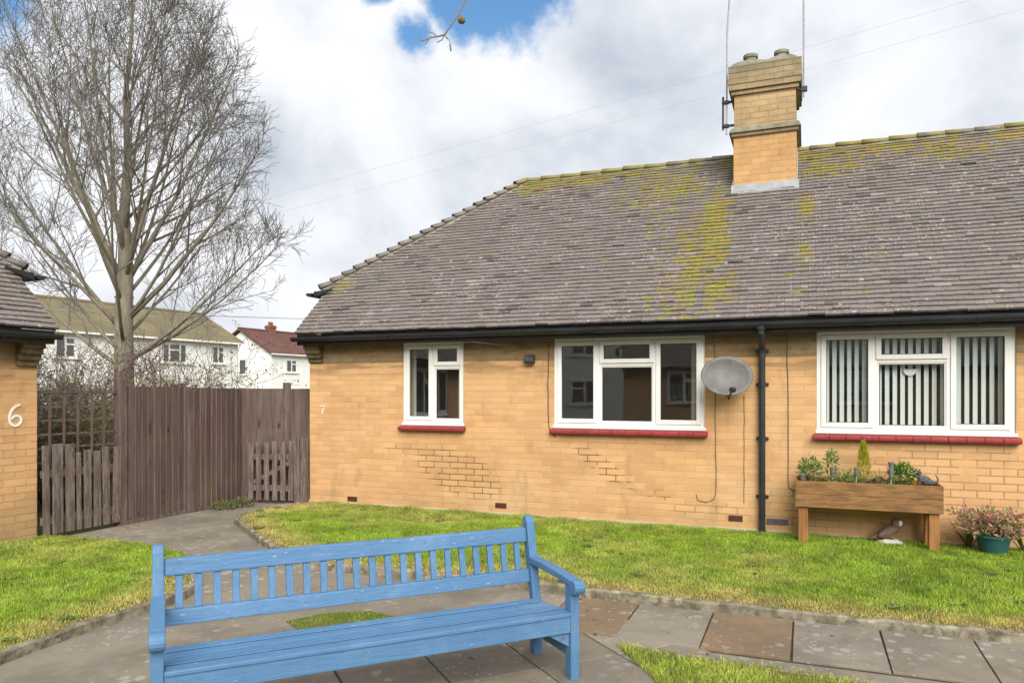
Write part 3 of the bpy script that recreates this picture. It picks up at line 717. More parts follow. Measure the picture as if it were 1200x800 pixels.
            for i in range(k*2+1):
                o = p+D*(i/(k*2)); j_ = random.uniform(-.008, .008)
                vs += [o-side*(rad*1.02+j_)-up*.06, o-side*(rad*.6)+up*.03, o+side*(rad*.6)+up*.03, o+side*(rad*1.02+j_)-up*.06]
            bed.add(vs, [(i*4+q_, i*4+q_+1, i*4+5+q_, i*4+4+q_) for i in range(k*2) for q_ in range(3)])
        caps((x0+HIPL-.05, DEP/2, zr+.03), (x1-HIPL+.05, DEP/2, zr+.035), .088, .33, .0)
        for (xe, xr) in ((e, x0+HIPL), (g, x1-HIPL)):
            for ys in (YH, DEP-YH): caps((xe+(-.13 if xe == e else .13), ys+(-.11 if ys == YH else .11), zh-.10+.035), (xr, DEP/2, zr+.04), .085, .20, .030)
        c.build('ridge_cap', mtile, ro, smooth=True, recalc=False); bed.build('cap_bedding', M['mortar'], ro)
        # verge mortar at the gable foot
        for xe in (e, g):
            v = MB()
            v.prism([(-OVH, ez-.03), (YH, zh-.03), (YH, zh+.006), (-OVH, ez+.006)], xe-.006+(.02 if xe == e else -.02), xe+.006+(.02 if xe == e else -.02), 'x')
            v.build('verge', M['mortar'], ro)
    # corbelled kneelers at the four corners
    for (a, b) in ((x0-.004, x0+.225), (x1-.225, x1+.004)):
        cb = MB()
        for i in range(5):
            z = zt-.30+i*.062; cb.box(a+random.uniform(-.003,.003), b, -.035-i*.036, -.0005, z+.004, z+.060)
            cb.box(a+.008, b-.008, -.027-i*.036, -.0005, z-.004, z+.004) if i else None
        cb.build('corbel', M['corbel'], root, bevel=.004)
    # eaves board, soffit, gutter
    fb = MB(); fb.box(x0-.045, x1+.045, -OVH+.03, -OVH+.052, ez-.152, ez-.012); fb.box(x0+.226, x1-.226, -OVH+.0525, -.0005, ez-.142, ez-.130)
    fb.build('fascia', M['black'], root)
    gt = MB(); gy, gz, gr = -OVH-.032, ez-.052, .058
    prof = [(gy+gr*math.cos(a), gz+gr*math.sin(a)*.95) for a in [math.pi+math.pi*i/10 for i in range(11)]]+[(gy+(gr-.006)*math.cos(a), gz+(gr-.006)*math.sin(a)*.95) for a in [2*math.pi-math.pi*i/10 for i in range(11)]]
    gt.prism(prof, x0-.07, x1+.07, 'x')
    for xx in (x0-.07, x1+.065):
        gt.prism([(gy+gr*.93*math.cos(a), gz+gr*.9*math.sin(a)*.95) for a in [math.pi+math.pi*i/10 for i in range(11)]], xx, xx+.005, 'x')
    x = x0+.5
    while x < x1:
        pr = [(gy+(gr+.006)*math.cos(a), gz+(gr+.006)*math.sin(a)*.95) for a in [math.pi+math.pi*i/10 for i in range(11)]]+[(gy+(gr+.001)*math.cos(a), gz+(gr+.001)*math.sin(a)*.95) for a in [2*math.pi-math.pi*i/10 for i in range(11)]]
        gt.prism(pr, x-.018, x+.018, 'x'); gt.box(x-.014, x+.014, gy+gr, -OVH+.03, gz-.03, gz-.005); x += .93
    gt.build('gutter', M['black'], root, smooth=False)
    # little gutter of each half hip, with its stub
    for (xe, sg) in ((x0-.05, -1), (x1+.05, 1)):
        h = MB(); gx, gz2 = xe+sg*.20, zh-.15
        h.prism([(gx+.055*math.cos(a), gz2+.05*math.sin(a)) for a in [math.pi+math.pi*i/10 for i in range(11)]]+[(gx+.049*math.cos(a), gz2+.044*math.sin(a)) for a in [2*math.pi-math.pi*i/10 for i in range(11)]], YH-.31, DEP-YH+.31, 'y')
        h.prism([(gx+.05*math.cos(a), gz2+.045*math.sin(a)) for a in [math.pi+math.pi*i/10 for i in range(11)]], YH-.312, YH-.307, 'y')
        xa_, xb_ = sorted((xe+sg*.145, xe-sg*.16))
        h.prism([(xa_, zh-.21 if sg < 0 else zh-.12), (xb_, zh-.12 if sg < 0 else zh-.21), (xb_, zh-.09 if sg < 0 else zh-.13), (xa_, zh-.13 if sg < 0 else zh-.09)], YH-.275, YH-.25, 'y')
        xa_, xb_ = sorted((xe+sg*.144, xe+sg*.122)); h.box(xa_, xb_, YH-.249, DEP-YH+.249, zh-.21, zh-.115)
        h.build('hip_gutter', M['black'], root)
    return dict(zr=zr, zh=zh, roof=ro)

# ------------------------------------------------------------------ bungalow 7 with its neighbour
b7 = empty('bungalow', O7, -TH, 'long buff brick bungalow with purple tiled roof, tall chimney and three white windows', 'bungalow')
LIT = [(0, .31, 0, 1, True), (.31, .685, 0, .70, False), (.31, .685, .70, 1, True), (.685, 1, 0, 1, True)]
LIT2 = [(0, .50, 0, 1, True), (.50, 1, 0, .70, False), (.50, 1, .70, 1, True)]
far_w = [(x7w[2][1]+1.9, x7w[2][1]+2.9)]
H7 = [(x7w[i][0], x7w[i][1], WZ0, WZ1) for i in range(3)]+[(10.1, 10.95, WZ0, WZ1)]
info7 = bungalow(b7, 0, 11.95, EZ, M['brick7'], M['tile7'], H7)
window(b7, *H7[0], LIT2, curtains=((.80, .97), (.02, .12)), label='small two-light white window with a red sill')
window(b7, *H7[1], LIT, curtains=((.90, .99), ), label='wide white window with clear panes and a red sill')
window(b7, *H7[2], LIT, blind=18, label='wide white window with pale vertical blinds and a red sill')
window(b7, *H7[3], LIT2, curtains=((.02, .2), ))
# downpipe
sp_, _ = wall(893, 500, -.09)
m = MB(); gy = -OVH-.032
m.tube([(sp_, gy, EZ-.10), (sp_, gy, EZ-.16), (sp_, gy+.03, EZ-.20), (sp_, -.085, EZ-.30), (sp_, -.06, EZ-.36), (sp_, -.06, EZ-.40)], .036, 12)
m.tube([(sp_, -.06, EZ-.38), (sp_, -.06, .10)], .034, 12)
m.tube([(sp_, -.06, .12), (sp_, -.06, .07), (sp_, -.10, .02)], .036, 12)
for z in (EZ-.36, EZ-.72, 1.05, .42): m.tube([(sp_, -.06, z), (sp_, -.06, z+.05)], .041, 12); m.box(sp_-.065, sp_+.065, -.02, -.001, z+.01, z+.04)
m.tube([(sp_, gy, EZ-.12), (sp_, gy, EZ-.055)], .05, 12)
m.build('downpipe', M['black'], b7, smooth=False)
for i, (px, py) in enumerate(((413,585),(587,592),(862,607),(911,611))):
    s, z = wall(px, py); m = MB(); z = max(z, .13); w_ = .075 if i < 3 else .11
    m.box(s-w_, s+w_, -.007, .03, z-.032, z+.032)
    for r_ in range(2):
        for q in range(6): xx = s-w_+.012+q*(2*w_-.024)/6; m.box(xx, xx+(2*w_-.024)/6-.006, -.0105, -.0065, z-.024+r_*.026, z-.004+r_*.026)
    m.build('air_brick', M['air_brick'] if i < 3 else M['air_brick_grey'], b7)
def stroke(pts, w, y0, y1):                # a painted-metal numeral: flat stroke with thickness, in the x-z plane
    m = MB(); n = len(pts); vs = []
    for i, p in enumerate(pts):
        p = Vector(p); t = (Vector(pts[min(i+1, n-1)])-Vector(pts[max(i-1, 0)])).normalized(); q = Vector((-t.y, t.x))*w/2
        for s in (1, -1):
            for y in (y0, y1): vs.append((p.x+q.x*s, y, p.y+q.y*s))
    fs = [(0,2,3,1), (4*n-4, 4*n-3, 4*n-1, 4*n-2)]
    for i in range(n-1):
        a = 4*i; b = a+4; fs += [(a, b, b+2, a+2), (a+1, a+3, b+3, b+1), (a, a+1, b+1, b), (a+2, b+2, b+3, a+3)]
    return m.add(vs, fs)
s, z = wall(378, 480)
stroke([(s-.034, z+.048), (s+.034, z+.05), (s+.012, z+.0), (s-.008, z-.055)], .012, -.008, -.001).build('house_number', M['numeral'], b7)

# chimney
zb = EZ+KP*(cy+OVH); cw, cd = .395, .42; ycm = cy+cd
ztop = CAMZ+(HZ-70)/FPX*9.75; zc1 = CAMZ+(HZ-152)/FPX*9.75; zc2 = CAMZ+(HZ-98)/FPX*9.75
m = MB(); m.box(cx-cw, cx+cw, cy, cy+2*cd, zb-.4, zc1-.055)
ch = m.build('chimney', M['brick_ch'], b7, bevel=.004); ch['label'] = 'tall brick chimney with two stepped bands and short pots'
m = MB()
def ring(m, z0, z1, o): m.box(cx-cw-o, cx+cw+o, cy-o, cy+2*cd+o, z0, z1)
ring(m, zc1-.054, zc1-.002, .028); 
ring(m, zc2-.10, zc2-.048, .028); ring(m, zc2-.047, zc2+.028, .058)
sh_ = MB(); ring(sh_, zc1+.066, zc2-.101, -.008); sh_.build('chimney_shaft', M['brick_ch2'], ch, bevel=.004)
ring(m, zc2+.029, zc2+.104, .066); ring(m, zc2+.105, zc2+.18, .06); ring(m, zc2+.181, ztop-.04, .062)
m.build('chimney_band', M['brick_ch3'], ch, bevel=.006)
m = MB(); o = .06
for (z0, z1, o0, o1) in ((zc1-.001, zc1+.065, .055, .028),):
    m.add([(cx-cw-o0,cy-o0,z0),(cx+cw+o0,cy-o0,z0),(cx+cw+o0,cy+2*cd+o0,z0),(cx-cw-o0,cy+2*cd+o0,z0),(cx-cw-o1,cy-o1,z1),(cx+cw+o1,cy-o1,z1),(cx+cw+o1,cy+2*cd+o1,z1),(cx-cw-o1,cy+2*cd+o1,z1)], [(3,2,1,0),(4,5,6,7),(0,1,5,4),(1,2,6,5),(2,3,7,6),(3,0,4,7)])
m.build('weathering', M['mortar'], ch)
m = MB(); n_ = 14; vs = []; fs = []
for i in range(n_+1):
    for j in range(n_+1):
        u_, v_ = i/n_*2-1, j/n_*2-1
        hgt = .06+.11*max(0, 1-abs(u_)**2*.0-v_*v_)*(1-abs(u_)**4)*(.55+.45*math.cos(u_*2*math.pi+math.pi))+random.uniform(-.012, .012)
        vs.append((cx+u_*(cw+.055), cy+cd+v_*(cd+.055), ztop-.045+(hgt if max(abs(u_), abs(v_)) < .99 else 0)))
fs = [(i*(n_+1)+j, (i+1)*(n_+1)+j, (i+1)*(n_+1)+j+1, i*(n_+1)+j+1) for i in range(n_) for j in range(n_)]
m.add(vs, fs); m.build('flaunching', M['mortar'], ch)
for sx, hh in ((-.2, .17), (.2, .16)):
    p = MB(); p.lathe([(.10, ztop+.04), (.098, ztop+.07+hh*.3), (.085, ztop+.07+hh*.35), (.082, ztop+.03+hh), (.098, ztop+.035+hh), (.098, ztop+.075+hh), (.07, ztop+.076+hh), (.066, ztop+.0)], 18, Matrix.Translation((cx+sx, cy+cd-.05, 0)))
    p.build('chimney_pot', M['mortar'], ch, smooth=False)
m = MB(); f_ = .022
m.add([(cx-cw-.03, cy-.012, zb-.03+.03), (cx+cw+.03, cy-.012, zb+.0), (cx+cw+.03, cy-.012, zb+.135), (cx-cw-.03, cy-.012, zb+.135),
       (cx-cw-.045, cy-.15, zb-.15*KP+.035), (cx+cw+.045, cy-.15, zb-.15*KP+.035), (cx-cw-.03, cy+.004, zb), (cx+cw+.03, cy+.004, zb), (cx-cw-.03, cy+.004, zb+.135), (cx+cw+.03, cy+.004, zb+.135)],
      [(0,1,2,3), (4,5,1,0), (3,2,9,8), (0,3,8,6), (1,7,9,2)])
for sg in (-1, 1):
    xx = cx+sg*(cw+.012)
    for i in range(8):
        y0_ = cy+i*.1; z0_ = EZ+KP*(y0_+OVH)
        if y0_ > DEP/2: break
        m.box(min(xx, xx-sg*.01), max(xx, xx-sg*.01), y0_, y0_+.1, z0_-.02, z0_+.19)
m.build('flashing', M['lead'], ch)

# moss cushions on the slope
m = MB(); cl = []
for (pu, pv, ru, rv, a, s) in pt7:
    for _ in range(int(260*s*ru*rv/.35)):
        an = random.random()*6.283; q = math.sqrt(random.random())*.72; x, y = pu+ru*q*math.cos(an), pv+rv*q*math.sin(an)
        if not (-.24 < y < DEP/2): continue
        cl.append((x, y, random.uniform(.012, .036)))
for _ in range(16):
    cl.append((random.uniform(.5, 9.5), random.uniform(-.2, 2.3), random.uniform(.02, .05)))
for (px, py) in ((1030,270),(1035,303),(1018,345),(925,325),(935,345),(712,308),(775,258),(775,268)):
    x, y = roofpt(px, py); cl += [(x+random.uniform(-.05,.05), y+random.uniform(-.02,.02), random.uniform(.03, .055)) for _ in range(4)]
sl = math.hypot(1, KP); tilt = Matrix.Rotation(math.atan(KP), 4, 'X')
for (x, y, r_) in cl:
    if x < .12+max(0, y-YH)*1.17: continue
    z = EZ+KP*(y+OVH)
    v0 = len(m.v); m.ball((x, y, z+.018), (r_*random.uniform(1, 2.0), r_*random.uniform(.7, 1.1), r_*.45), 8, tilt)
    for i in range(v0, len(m.v)): m.v[i] = tuple(c_+random.uniform(-.18, .18)*r_ for c_ in m.v[i])
M['moss'] = vary('moss', (.17, .165, .035), (.22, .185, .04), 14, 1, .05, .8, c3=(.13, .15, .03))
tag(m.build('moss', M['moss'], info7['roof'], smooth=True), kind='stuff')

# aerial masts on the chimney (things that lean on it), overhead wires
def in7(p): return O7+U*p[0]+NI*p[1]+Vector((0, 0, p[2]))
a1 = empty('aerial_mast', in7((cx-cw-.10, cy+.1, zc1+.15)), -TH, 'thin aerial mast bracketed to the left side of the chimney', 'aerial')
m = MB(); m.tube([(0,0,-.12),(.01,0,1.3),(.08,0,2.3)], .011, 8); m.build('mast', M['metal'], a1)
m = MB()
for z in (.0, .32): m.box(-.06, .10, -.02, .02, z-.012, z+.012); m.box(-.035, .03, -.03, .03, z-.02, z+.02)
m.tube([(-.045,0,-.05),(-.045,0,.40)], .014, 8); m.build('bracket', M['black'], a1)
a2 = empty('aerial_mast', in7((cx+cw+.085, cy+.1, zc2-.1)), -TH, 'aerial mast with comb-like antenna on the right side of the chimney', 'aerial')
m = MB(); m.tube([(0,0,-.1),(.0,0,1.45)], .012, 8); m.build('mast', M['metal'], a2)
m = MB(); m.box(-.08, .02, -.02, .02, -.012, .012); m.box(-.03, .045, -.03, .03, -.03, .03); m.build('bracket', M['black'], a2)
m = MB(); m.tube([(-.42,-.05,1.36),(.3,.05,1.40)], .008, 6)
for i in range(8):
    x = -.40+i*.095; y = -.05+.1*i/7; m.tube([(x, y-.15, 1.36+.005*i), (x, y+.15, 1.36+.005*i)], .005, 5)
m.build('antenna', M['metal'], a2)

# ------------------------------------------------------------------ things on the front wall
def onwall(px, py, y=0.0):
    s, z = wall(px, py, y); return in7((s, y, z))
dr = empty('satellite_dish', onwall(853, 443, -.0), -TH, 'grey oval satellite dish bracketed to the brick wall beside the middle window', 'satellite dish')
MD = Matrix.Translation((0, -.20, .0)) @ Matrix.Rotation(R(14), 4, 'Z') @ Matrix.Rotation(R(70), 4, 'X')   # local +z is the dish axis
m = MB(); vs = []; fs = []; rings, sg = 7, 40
for side in (0, 1):
    for i in range(rings+1):
        q = i/rings
        for k in range(sg):
            a = 2*math.pi*k/sg; vs.append((.275*q*math.cos(a), .225*q*math.sin(a), .07*q*q-(.006 if side else 0)))
B_ = (rings+1)*sg
for i in range(rings):
    for k in range(sg):
        a, b = i*sg+k, i*sg+(k+1) % sg; fs += [(a, b, b+sg, a+sg), (B_+a, B_+a+sg, B_+b+sg, B_+b)]
for k in range(sg): a, b = rings*sg+k, rings*sg+(k+1) % sg; fs.append((a, b, B_+b, B_+a))
m.add(vs, fs, MD); m.build('reflector', M['dish'], dr, smooth=True)
m = MB(); q1 = MD @ Vector((.01, -.235, .05)); q2 = MD @ Vector((.02, -.235, .27))
m.tube([MD @ Vector((0, -.10, -.03)), q1+Vector((0,0,-.02)), q1, q2], .011, 8); m.build('feed_arm', M['black'], dr)
m = MB(); ax = (MD.to_3x3() @ Vector((0, .35, -1))).normalized(); m.tube([q2-ax*.03, q2+ax*.02, q2+ax*.07], [.022, .022, .032], 12); m.ball(q2-ax*.03, .03, 10); m.build('receiver', M['black'], dr)
m = MB(); m.box(-.05, .05, -.012, -.001, -.09, .09); m.tube([(0,-.01,-.03),(0,-.10,-.03),(0,-.12,.0),(0,-.19,.02)], .018, 10); m.build('bracket', M['metal'], dr)
def cable(pts, label, r=.005):
    P = [onwall(px, py, -.008) for px, py in pts]; m = MB(); Q = []
    for a, b in zip(P[:-1], P[1:]):
        k = max(1, int((b-a).length/.12)); Q += [a+(b-a)*(i/k)+U*random.uniform(-.004,.004) for i in range(k)]
    Q.append(P[-1]); m.tube(Q, r, 6); return tag(m.build('cable', M['greybox']), label, 'cable', 'cables clipped to the brick front')
cable(((835,388),(838,420),(838,470),(839,540),(839,578),(836,585),(828,588),(818,586),(816,579)), 'thin cable dropping behind the satellite dish and hooking left near the ground', .003)
cable(((922,392),(923,440),(924,510),(924,570),(928,574),(932,575)), 'thin cable running down the wall just right of the black downpipe', .0035)
cable(((643,402),(642,450),(643,500),(646,506),(651,512)), 'short thin cable down the left edge of the middle window', .005)
cable(((872,462),(872,520),(872,590)), 'faint cable straight down the wall below the right rim of the dish', .0025)
lb = empty('wall_light', onwall(622, 421), -TH, 'small dark grey box light on the wall between the two left windows', 'wall light')
m = MB(); m.prism([(0, -.05), (-.075, -.05), (-.10, -.028), (-.10, .02), (-.05, .055), (0, .055)], -.06, .06, 'x'); m.build('housing', M['greybox'], lb, bevel=.008)
m = MB(); m.box(-.05, .05, -.07, -.01, -.058, -.0505); m.build('lens', M['dish'], lb, bevel=.002)
# overhead cable bundle under the gutter
m = MB(); P = [in7((x, -.30+.03*math.sin(x*4), EZ-.14-.05*abs(math.sin(x*2.1)))) for x in [wall(540,400)[0]+i*.1 for i in range(4)]]+[in7((wall(625,400)[0], -.03, EZ-.24))]
m.tube(P, .005, 5); tag(m.build('cable', M['greybox']), 'loose dark cable sagging under the gutter above the box light', 'cable', 'cables clipped to the brick front')

# ------------------------------------------------------------------ bungalow 6
b6 = empty('bungalow', C6, R(90)-A6, 'end of a neighbouring buff brick bungalow with a large white figure 6', 'bungalow')
H6 = [(-3.9, -2.1, 1.03, 2.09)]
bungalow(b6, -6.6, 0, 2.235, M['brick6'], M['tile6'], H6, plinth=False)
window(b6, *H6[0], LIT, curtains=((.02, .15), (.85, .98)))
pts = [(.035,.115),(.005,.10),(-.025,.065),(-.042,.015),(-.046,-.035),(-.036,-.08),(-.008,-.102),(.022,-.092),(.04,-.06),(.038,-.025),(.018,-.002),(-.01,-.006),(-.034,-.035)]
def spline(p, k=5):
    out = []
    for i in range(len(p)-1):
        a, b, c, d = [np.array(p[max(0, min(len(p)-1, i+q))]) for q in (-1, 0, 1, 2)]
        for t in np.arange(k)/k: out.append(tuple(.5*(2*b+(c-a)*t+(2*a-5*b+4*c-d)*t*t+(3*b-a-3*c+d)*t**3)))
    return out+[p[-1]]
# its place on bungalow 6's front
def wall6(px, py):
    q = (px-600)/FPX; s = (q*C6.y-C6.x)/(F6.x-q*F6.y); d = C6.y+s*F6.y; return s, CAMZ+(HZ-py)/FPX*d
s6, z6 = wall6(18, 487)
stroke([(s6+x*1.35, z6+y) for x, y in spline(pts)], .022, -.009, -.001).build('house_number', M['numeral'], b6)

# bungalow across the path behind the viewer: it is what the windows mirror
bo_ = empty('bungalow', (-7.8, -4.5, 0), R(145), 'brick bungalow across the path, seen only as a reflection in the windows', 'bungalow')
HB = [(-3.2, -1.4, WZ0, WZ1), (-8.5, -6.7, WZ0, WZ1), (-14.5, -12.7, WZ0, WZ1)]
bungalow(bo_, -22, 0, EZ, M['brick7'], M['tile6'], HB, detail=False)
for h in HB: window(bo_, *h, LIT)

# ------------------------------------------------------------------ fences, gates and trellis
def fence(p, q, h0, h1, name, label, cat, board=.088, mat='fence', posts=()):
    p, q = Vector(p), Vector(q); D = q-p; ln = D.length; ang = math.atan2(D.y, D.x)
    r = empty(name, p, ang, label, cat); n = round(ln/board); m = MB(); bw = ln/n
    for i in range(n):
        h = h0+(h1-h0)*(i+.5)/n+random.uniform(-.002, .002); y = random.uniform(-.003, .003); t = R(random.uniform(-.35, .35))
        L = Matrix.Translation(((i+.5)*bw, y, 0)) @ Matrix.Rotation(t, 4, 'Y') @ Matrix.Rotation(R(11+random.uniform(-2.5, 2.5)), 4, 'Z')
        m.box(-bw*.61, bw*.61, -.009, .009, .03, h, L, (lambda q: (q, q*random.uniform(.96, 1.03), q*random.uniform(.94, 1.04), 1))(random.uniform(.84, 1.14)))
    m.build('boards', M['boards'], r, bevel=.003)
    m = MB()
    for z in (.3, .95, h0-.22): m.box(0, ln, .016, .06, z-.04, z+.04)
    m.build('rail', M[mat], r)
    m = MB(); m.box(0, ln, -.026, -.011, .0, .05); m.build('gravel_board', M[mat], r)
    for (x, hh) in posts:
        m = MB(); m.box(x-.05, x+.05, -.03, .07, -.05, hh); m.build('post', M[mat], r, bevel=.006)
    return r
F1 = FP+F6*1.88
fence(FP, F1, 1.645, 1.625, 'board_fence', 'dark brown close-boarded fence running back from the trellis along the path', 'fence', posts=((.0, 1.74), (1.0, 1.60)))
fence(F1+Vector((-.14, .05, 0)), O7+NI*.55-U*.01, 1.625, 1.62, 'board_fence', 'dark brown fence panel closing the gap beside the bungalow behind the small gate', 'fence', posts=((.75, 1.71),))
# small picket gate at the corner of bungalow 7
gp = G(354, 592.5); g0 = AT(291, 590, 10.48); g0.z = 0; gp2 = AT(344, 590, 10.38); gp2.z = 0
def picket(p, q, hs, name, label, mat, wds, gap, rails, group=None, brace=False):
    p, q = Vector(p), Vector(q); D = q-p; ln = D.length; r = empty(name, p, math.atan2(D.y, D.x), label, 'gate', group)
    x = 0
    for i, (w, h) in enumerate(zip(wds, hs)):
        m = MB(); L = Matrix.Translation((x+w/2, 0, .05)) @ Matrix.Rotation(R(random.uniform(-1.2, 1.2)), 4, 'Y')
        m.box(-w/2, w/2, -.012, .010, 0, h, L); m.build('picket', M[mat], r, bevel=.004); x += w+gap
    m = MB()
    for z in rails: m.box(0, ln, .0105, .05, z-.04, z+.04)
    if brace:
        a = math.atan2(rails[1]-rails[0]-.08, ln); L = Matrix.Translation((0, .03, rails[0]+.04)) @ Matrix.Rotation(-a, 4, 'Y'); m.box(0, math.hypot(ln, rails[1]-rails[0]-.08), -.018, .018, -.03, .03, L)
    m.build('rail', M[mat], r); return r
ln = (gp2-g0).length; nP = 6; wd = .075; gap = (ln-nP*wd)/(nP-1)
picket(g0, gp2, [.80, .82, .81, .83, .82, .84], 'picket_gate', 'low weathered picket gate beside the corner of the bungalow', 'gatewood', [wd]*nP, gap, (.22, .66), brace=True)
m = MB(); c_ = AT(353.5, 592, 10.22); c_.z = 0
m.box(-.095, -.004, -.05, .05, -.05, .955, Matrix.Translation(c_) @ Matrix.Rotation(-TH, 4, 'Z')); m.box(.0, .085, -.04, .05, -.05, .935, Matrix.Translation(c_) @ Matrix.Rotation(-TH+R(4), 4, 'Z'))
tag(m.build('gate_post', M['gatewood'], bevel=.006), 'short thick double post between the picket gate and the brick corner', 'post')
# gate and trellis between bungalow 6 and the fence
pa, pb = C6+F6*.03+Vector((.05,-.02,0)), FP-F6*.06+Vector((.03,0,0))
L_ = (pb-pa).length
picket(pa, pb, [.96, .97, .96, .86, .88, .86, .90, .89], 'picket_gate', 'worn brown picket gate with two wide boards against the corner numbered 6', 'gatewood', [.07, .115, .10, .05, .085, .085, .085, .10], (L_-.69)/7, (.2, .70))
t = empty('trellis', C6+F6*.02-Vector((.05, 0, 0)), math.atan2(F6.y, F6.x), 'dark square trellis panel above the picket gate at the left', 'trellis')
m = MB(); Lt = .97; nx, z0, z1 = 6, .82, 1.60
for i in range(nx+1): x = Lt*i/nx; m.box(x-.012, x+.012, -.010, .004, z0-.4, z1-.03*abs(i/nx-.5), Matrix.Rotation(R(random.uniform(-.5,.5)), 4, 'Y'))
m.build('upright', M['fence'], t)
m = MB()
for j in range(6): z = z0+(z1-z0-.03)*j/5; m.box(-.01, Lt+.01, .0042, .018, z-.011, z+.011, Matrix.Rotation(R(random.uniform(-.4,.4)), 4, 'Y'))
m.box(-.02, Lt+.03, -.018, .022, z1-.035, z1); m.build('lath', M['fence'], t)

# ------------------------------------------------------------------ bench
LB = 2.07
Pfr = G(670.5, 796)                         # foot of the right front leg
bc = Pfr-bd*(LB/2)
bench = empty('park_bench', bc, BA, 'long blue painted wooden bench with slatted back in the foreground', 'bench')
hl = LB/2; lw = .027
rake = lambda z: .43+max(0, z-.34)*.19       # y of the back's front face at height z
seat_prof = [(-.03, .375), (.06, .372), (.16, .355), (.26, .343), (.36, .342), (.40, .346)]
for sx in (-1, 1):
    m = MB(); x = sx*hl; m.box(x-lw, x+lw, -.036, .036, .006, .53); m.build('leg', M['bench_z'], bench, bevel=.006)
    m = MB()
    pr = [(.405, .006), (.475, .006), (.478, .33), (rake(.76)+.072, .78), (rake(.80)+.05, .825), (rake(.80)+.018, .822), (rake(.78), .79), (.422, .33)]
    m.prism(pr, x-lw, x+lw, 'x'); m.build('leg', M['bench_z'], bench, bevel=.006)
    # arm: flat rail with a rolled front
    m = MB(); k = []
    top = [(rake(.60)-.002, .588), (.30, .585), (.15, .578), (.02, .566), (-.03, .560)]
    nose = [(-.055+.040*math.cos(a), .524+.040*math.sin(a)) for a in [R(100+i*25) for i in range(9)]]
    bot = [(-.02, .528), (.1, .536), (.3, .545), (rake(.55)-.002, .545)]
    m.prism(top+nose+bot, x-.033, x+.033, 'x'); m.build('armrest', M['bench'], bench, bevel=.006)
    m = MB(); m.prism([(.0365, .36), (.06, .358), (.16, .338), (.26, .326), (.36, .325), (.404, .329), (.404, .255), (.0365, .265)], x-.02, x+.02, 'x'); m.build('seat_rail', M['bench'], bench, bevel=.004)
    m = MB(); m.box(x-.018, x+.018, .0365, .404, .13, .18); m.build('stretcher', M['bench'], bench, bevel=.004)
    m = MB(); m.prism([(sx*(hl-.028), .27), (sx*(hl-.028), .19), (sx*(hl-.16), .27)], -.015, .015, 'y'); m.build('bracket', M['bench'], bench, bevel=.003)
# seat: front board and planks following the dip
m = MB()
m.box(-hl+.028, hl-.028, -.034, -.004, .272, .366)
m.box(-hl+.028, hl-.028, -.042, .040, .362, .384)
ys = [(.066, .126), (.156, .216), (.246, .306), (.336, .388)]
def sz(y): 
    return np.interp(y, [p[0] for p in seat_prof], [p[1] for p in seat_prof])
for (a, b) in ys:
    for_ = [(a, sz(a)-.008), (b, sz(b)-.008), (b, sz(b)+.014), (a, sz(a)+.008)]
    m.prism(for_, -hl+.005+(.032 if a < .06 else 0), hl-.005-(.032 if a < .06 else 0), 'x')
m.build('seat', M['bench'], bench, bevel=.005)
m = MB()  # added dark strips that paint the shaded gaps between the planks
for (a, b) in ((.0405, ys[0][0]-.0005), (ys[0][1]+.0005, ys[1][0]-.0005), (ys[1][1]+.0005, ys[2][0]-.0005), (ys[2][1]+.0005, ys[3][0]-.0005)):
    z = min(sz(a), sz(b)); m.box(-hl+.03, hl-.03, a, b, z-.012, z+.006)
m.build('seat_gap_shade', M['gap_shade'], bench)
def raked(m, x0, x1, z0, z1, th):
    y0, y1 = rake(z0)+.012, rake(z1)+.012; m.prism([(y0, z0), (y0+th, z0), (y1+th, z1), (y1, z1)], x0, x1, 'x')
m = MB(); raked(m, -hl+.028, hl-.028, .672, .755, .04); m.build('top_rail', M['bench'], bench, bevel=.008)
m = MB(); raked(m, -hl+.028, hl-.028, .435, .510, .04); m.build('bottom_rail', M['bench'], bench, bevel=.006)
NS = 22
for i in range(NS):
    x = -hl+.028+(2*hl-.056)*(i+.75)/(NS+.5); m = MB()
    y0, y1 = rake(.510)+.022, rake(.672)+.022
    m.prism([(y0, .5105), (y0+.02, .5105), (y1+.02, .6715), (y1, .6715)], x-.018, x+.018, 'x'); m.build('back_slat', M['bench_z'], bench, bevel=.003)

# ------------------------------------------------------------------ planter, pot and ornaments
def leaf_clump(m, c, r, n, size, cols, up=.3, flat=.5):
    for _ in range(n):
        v = Vector((random.gauss(0, 1), random.gauss(0, 1), random.gauss(0, 1))).normalized()*random.random()**.4
        p = Vector(c)+Vector((v.x*r[0], v.y*r[1], v.z*r[2])); d = (v+Vector((0, 0, up))+Vector((random.gauss(0,.4), random.gauss(0,.4), random.gauss(0,.4)))).normalized()
        s = d.orthogonal().normalized(); s = (Matrix.Rotation(random.random()*6.28, 3, d) @ s); L = size*random.uniform(.6, 1.3); w = L*flat*.5
        col = random.choice(cols); k = random.uniform(.75, 1.25); c4 = (col[0]*k, col[1]*k, col[2]*k, 1); nn = d.cross(s)*L*.12
        m.add([p, p+d*L*.45+s*w+nn, p+d*L, p+d*L*.45-s*w+nn], [(0,1,2,3)], None, c4)
YP = -.47
sl_, zt_ = wall(932, 563, YP); sr_, zt2 = wall(1106, 569, YP); _, zbm = wall(932, 592, YP); 
px0, px1, pyF, pyB = sl_, sr_, YP, -.06
pz1 = (zt_+zt2)/2; pz0 = (zbm+wall(1106, 604, YP)[1])/2
Pt = empty('planter_trough', in7(((px0+px1)/2, (pyF+pyB)/2, .045)), -TH, 'raised stained wooden planter trough standing on legs under the right window', 'planter')
hw, hd = (px1-px0)/2, (pyB-pyF)/2; b0 = pz0-.045; b1 = pz1-.045
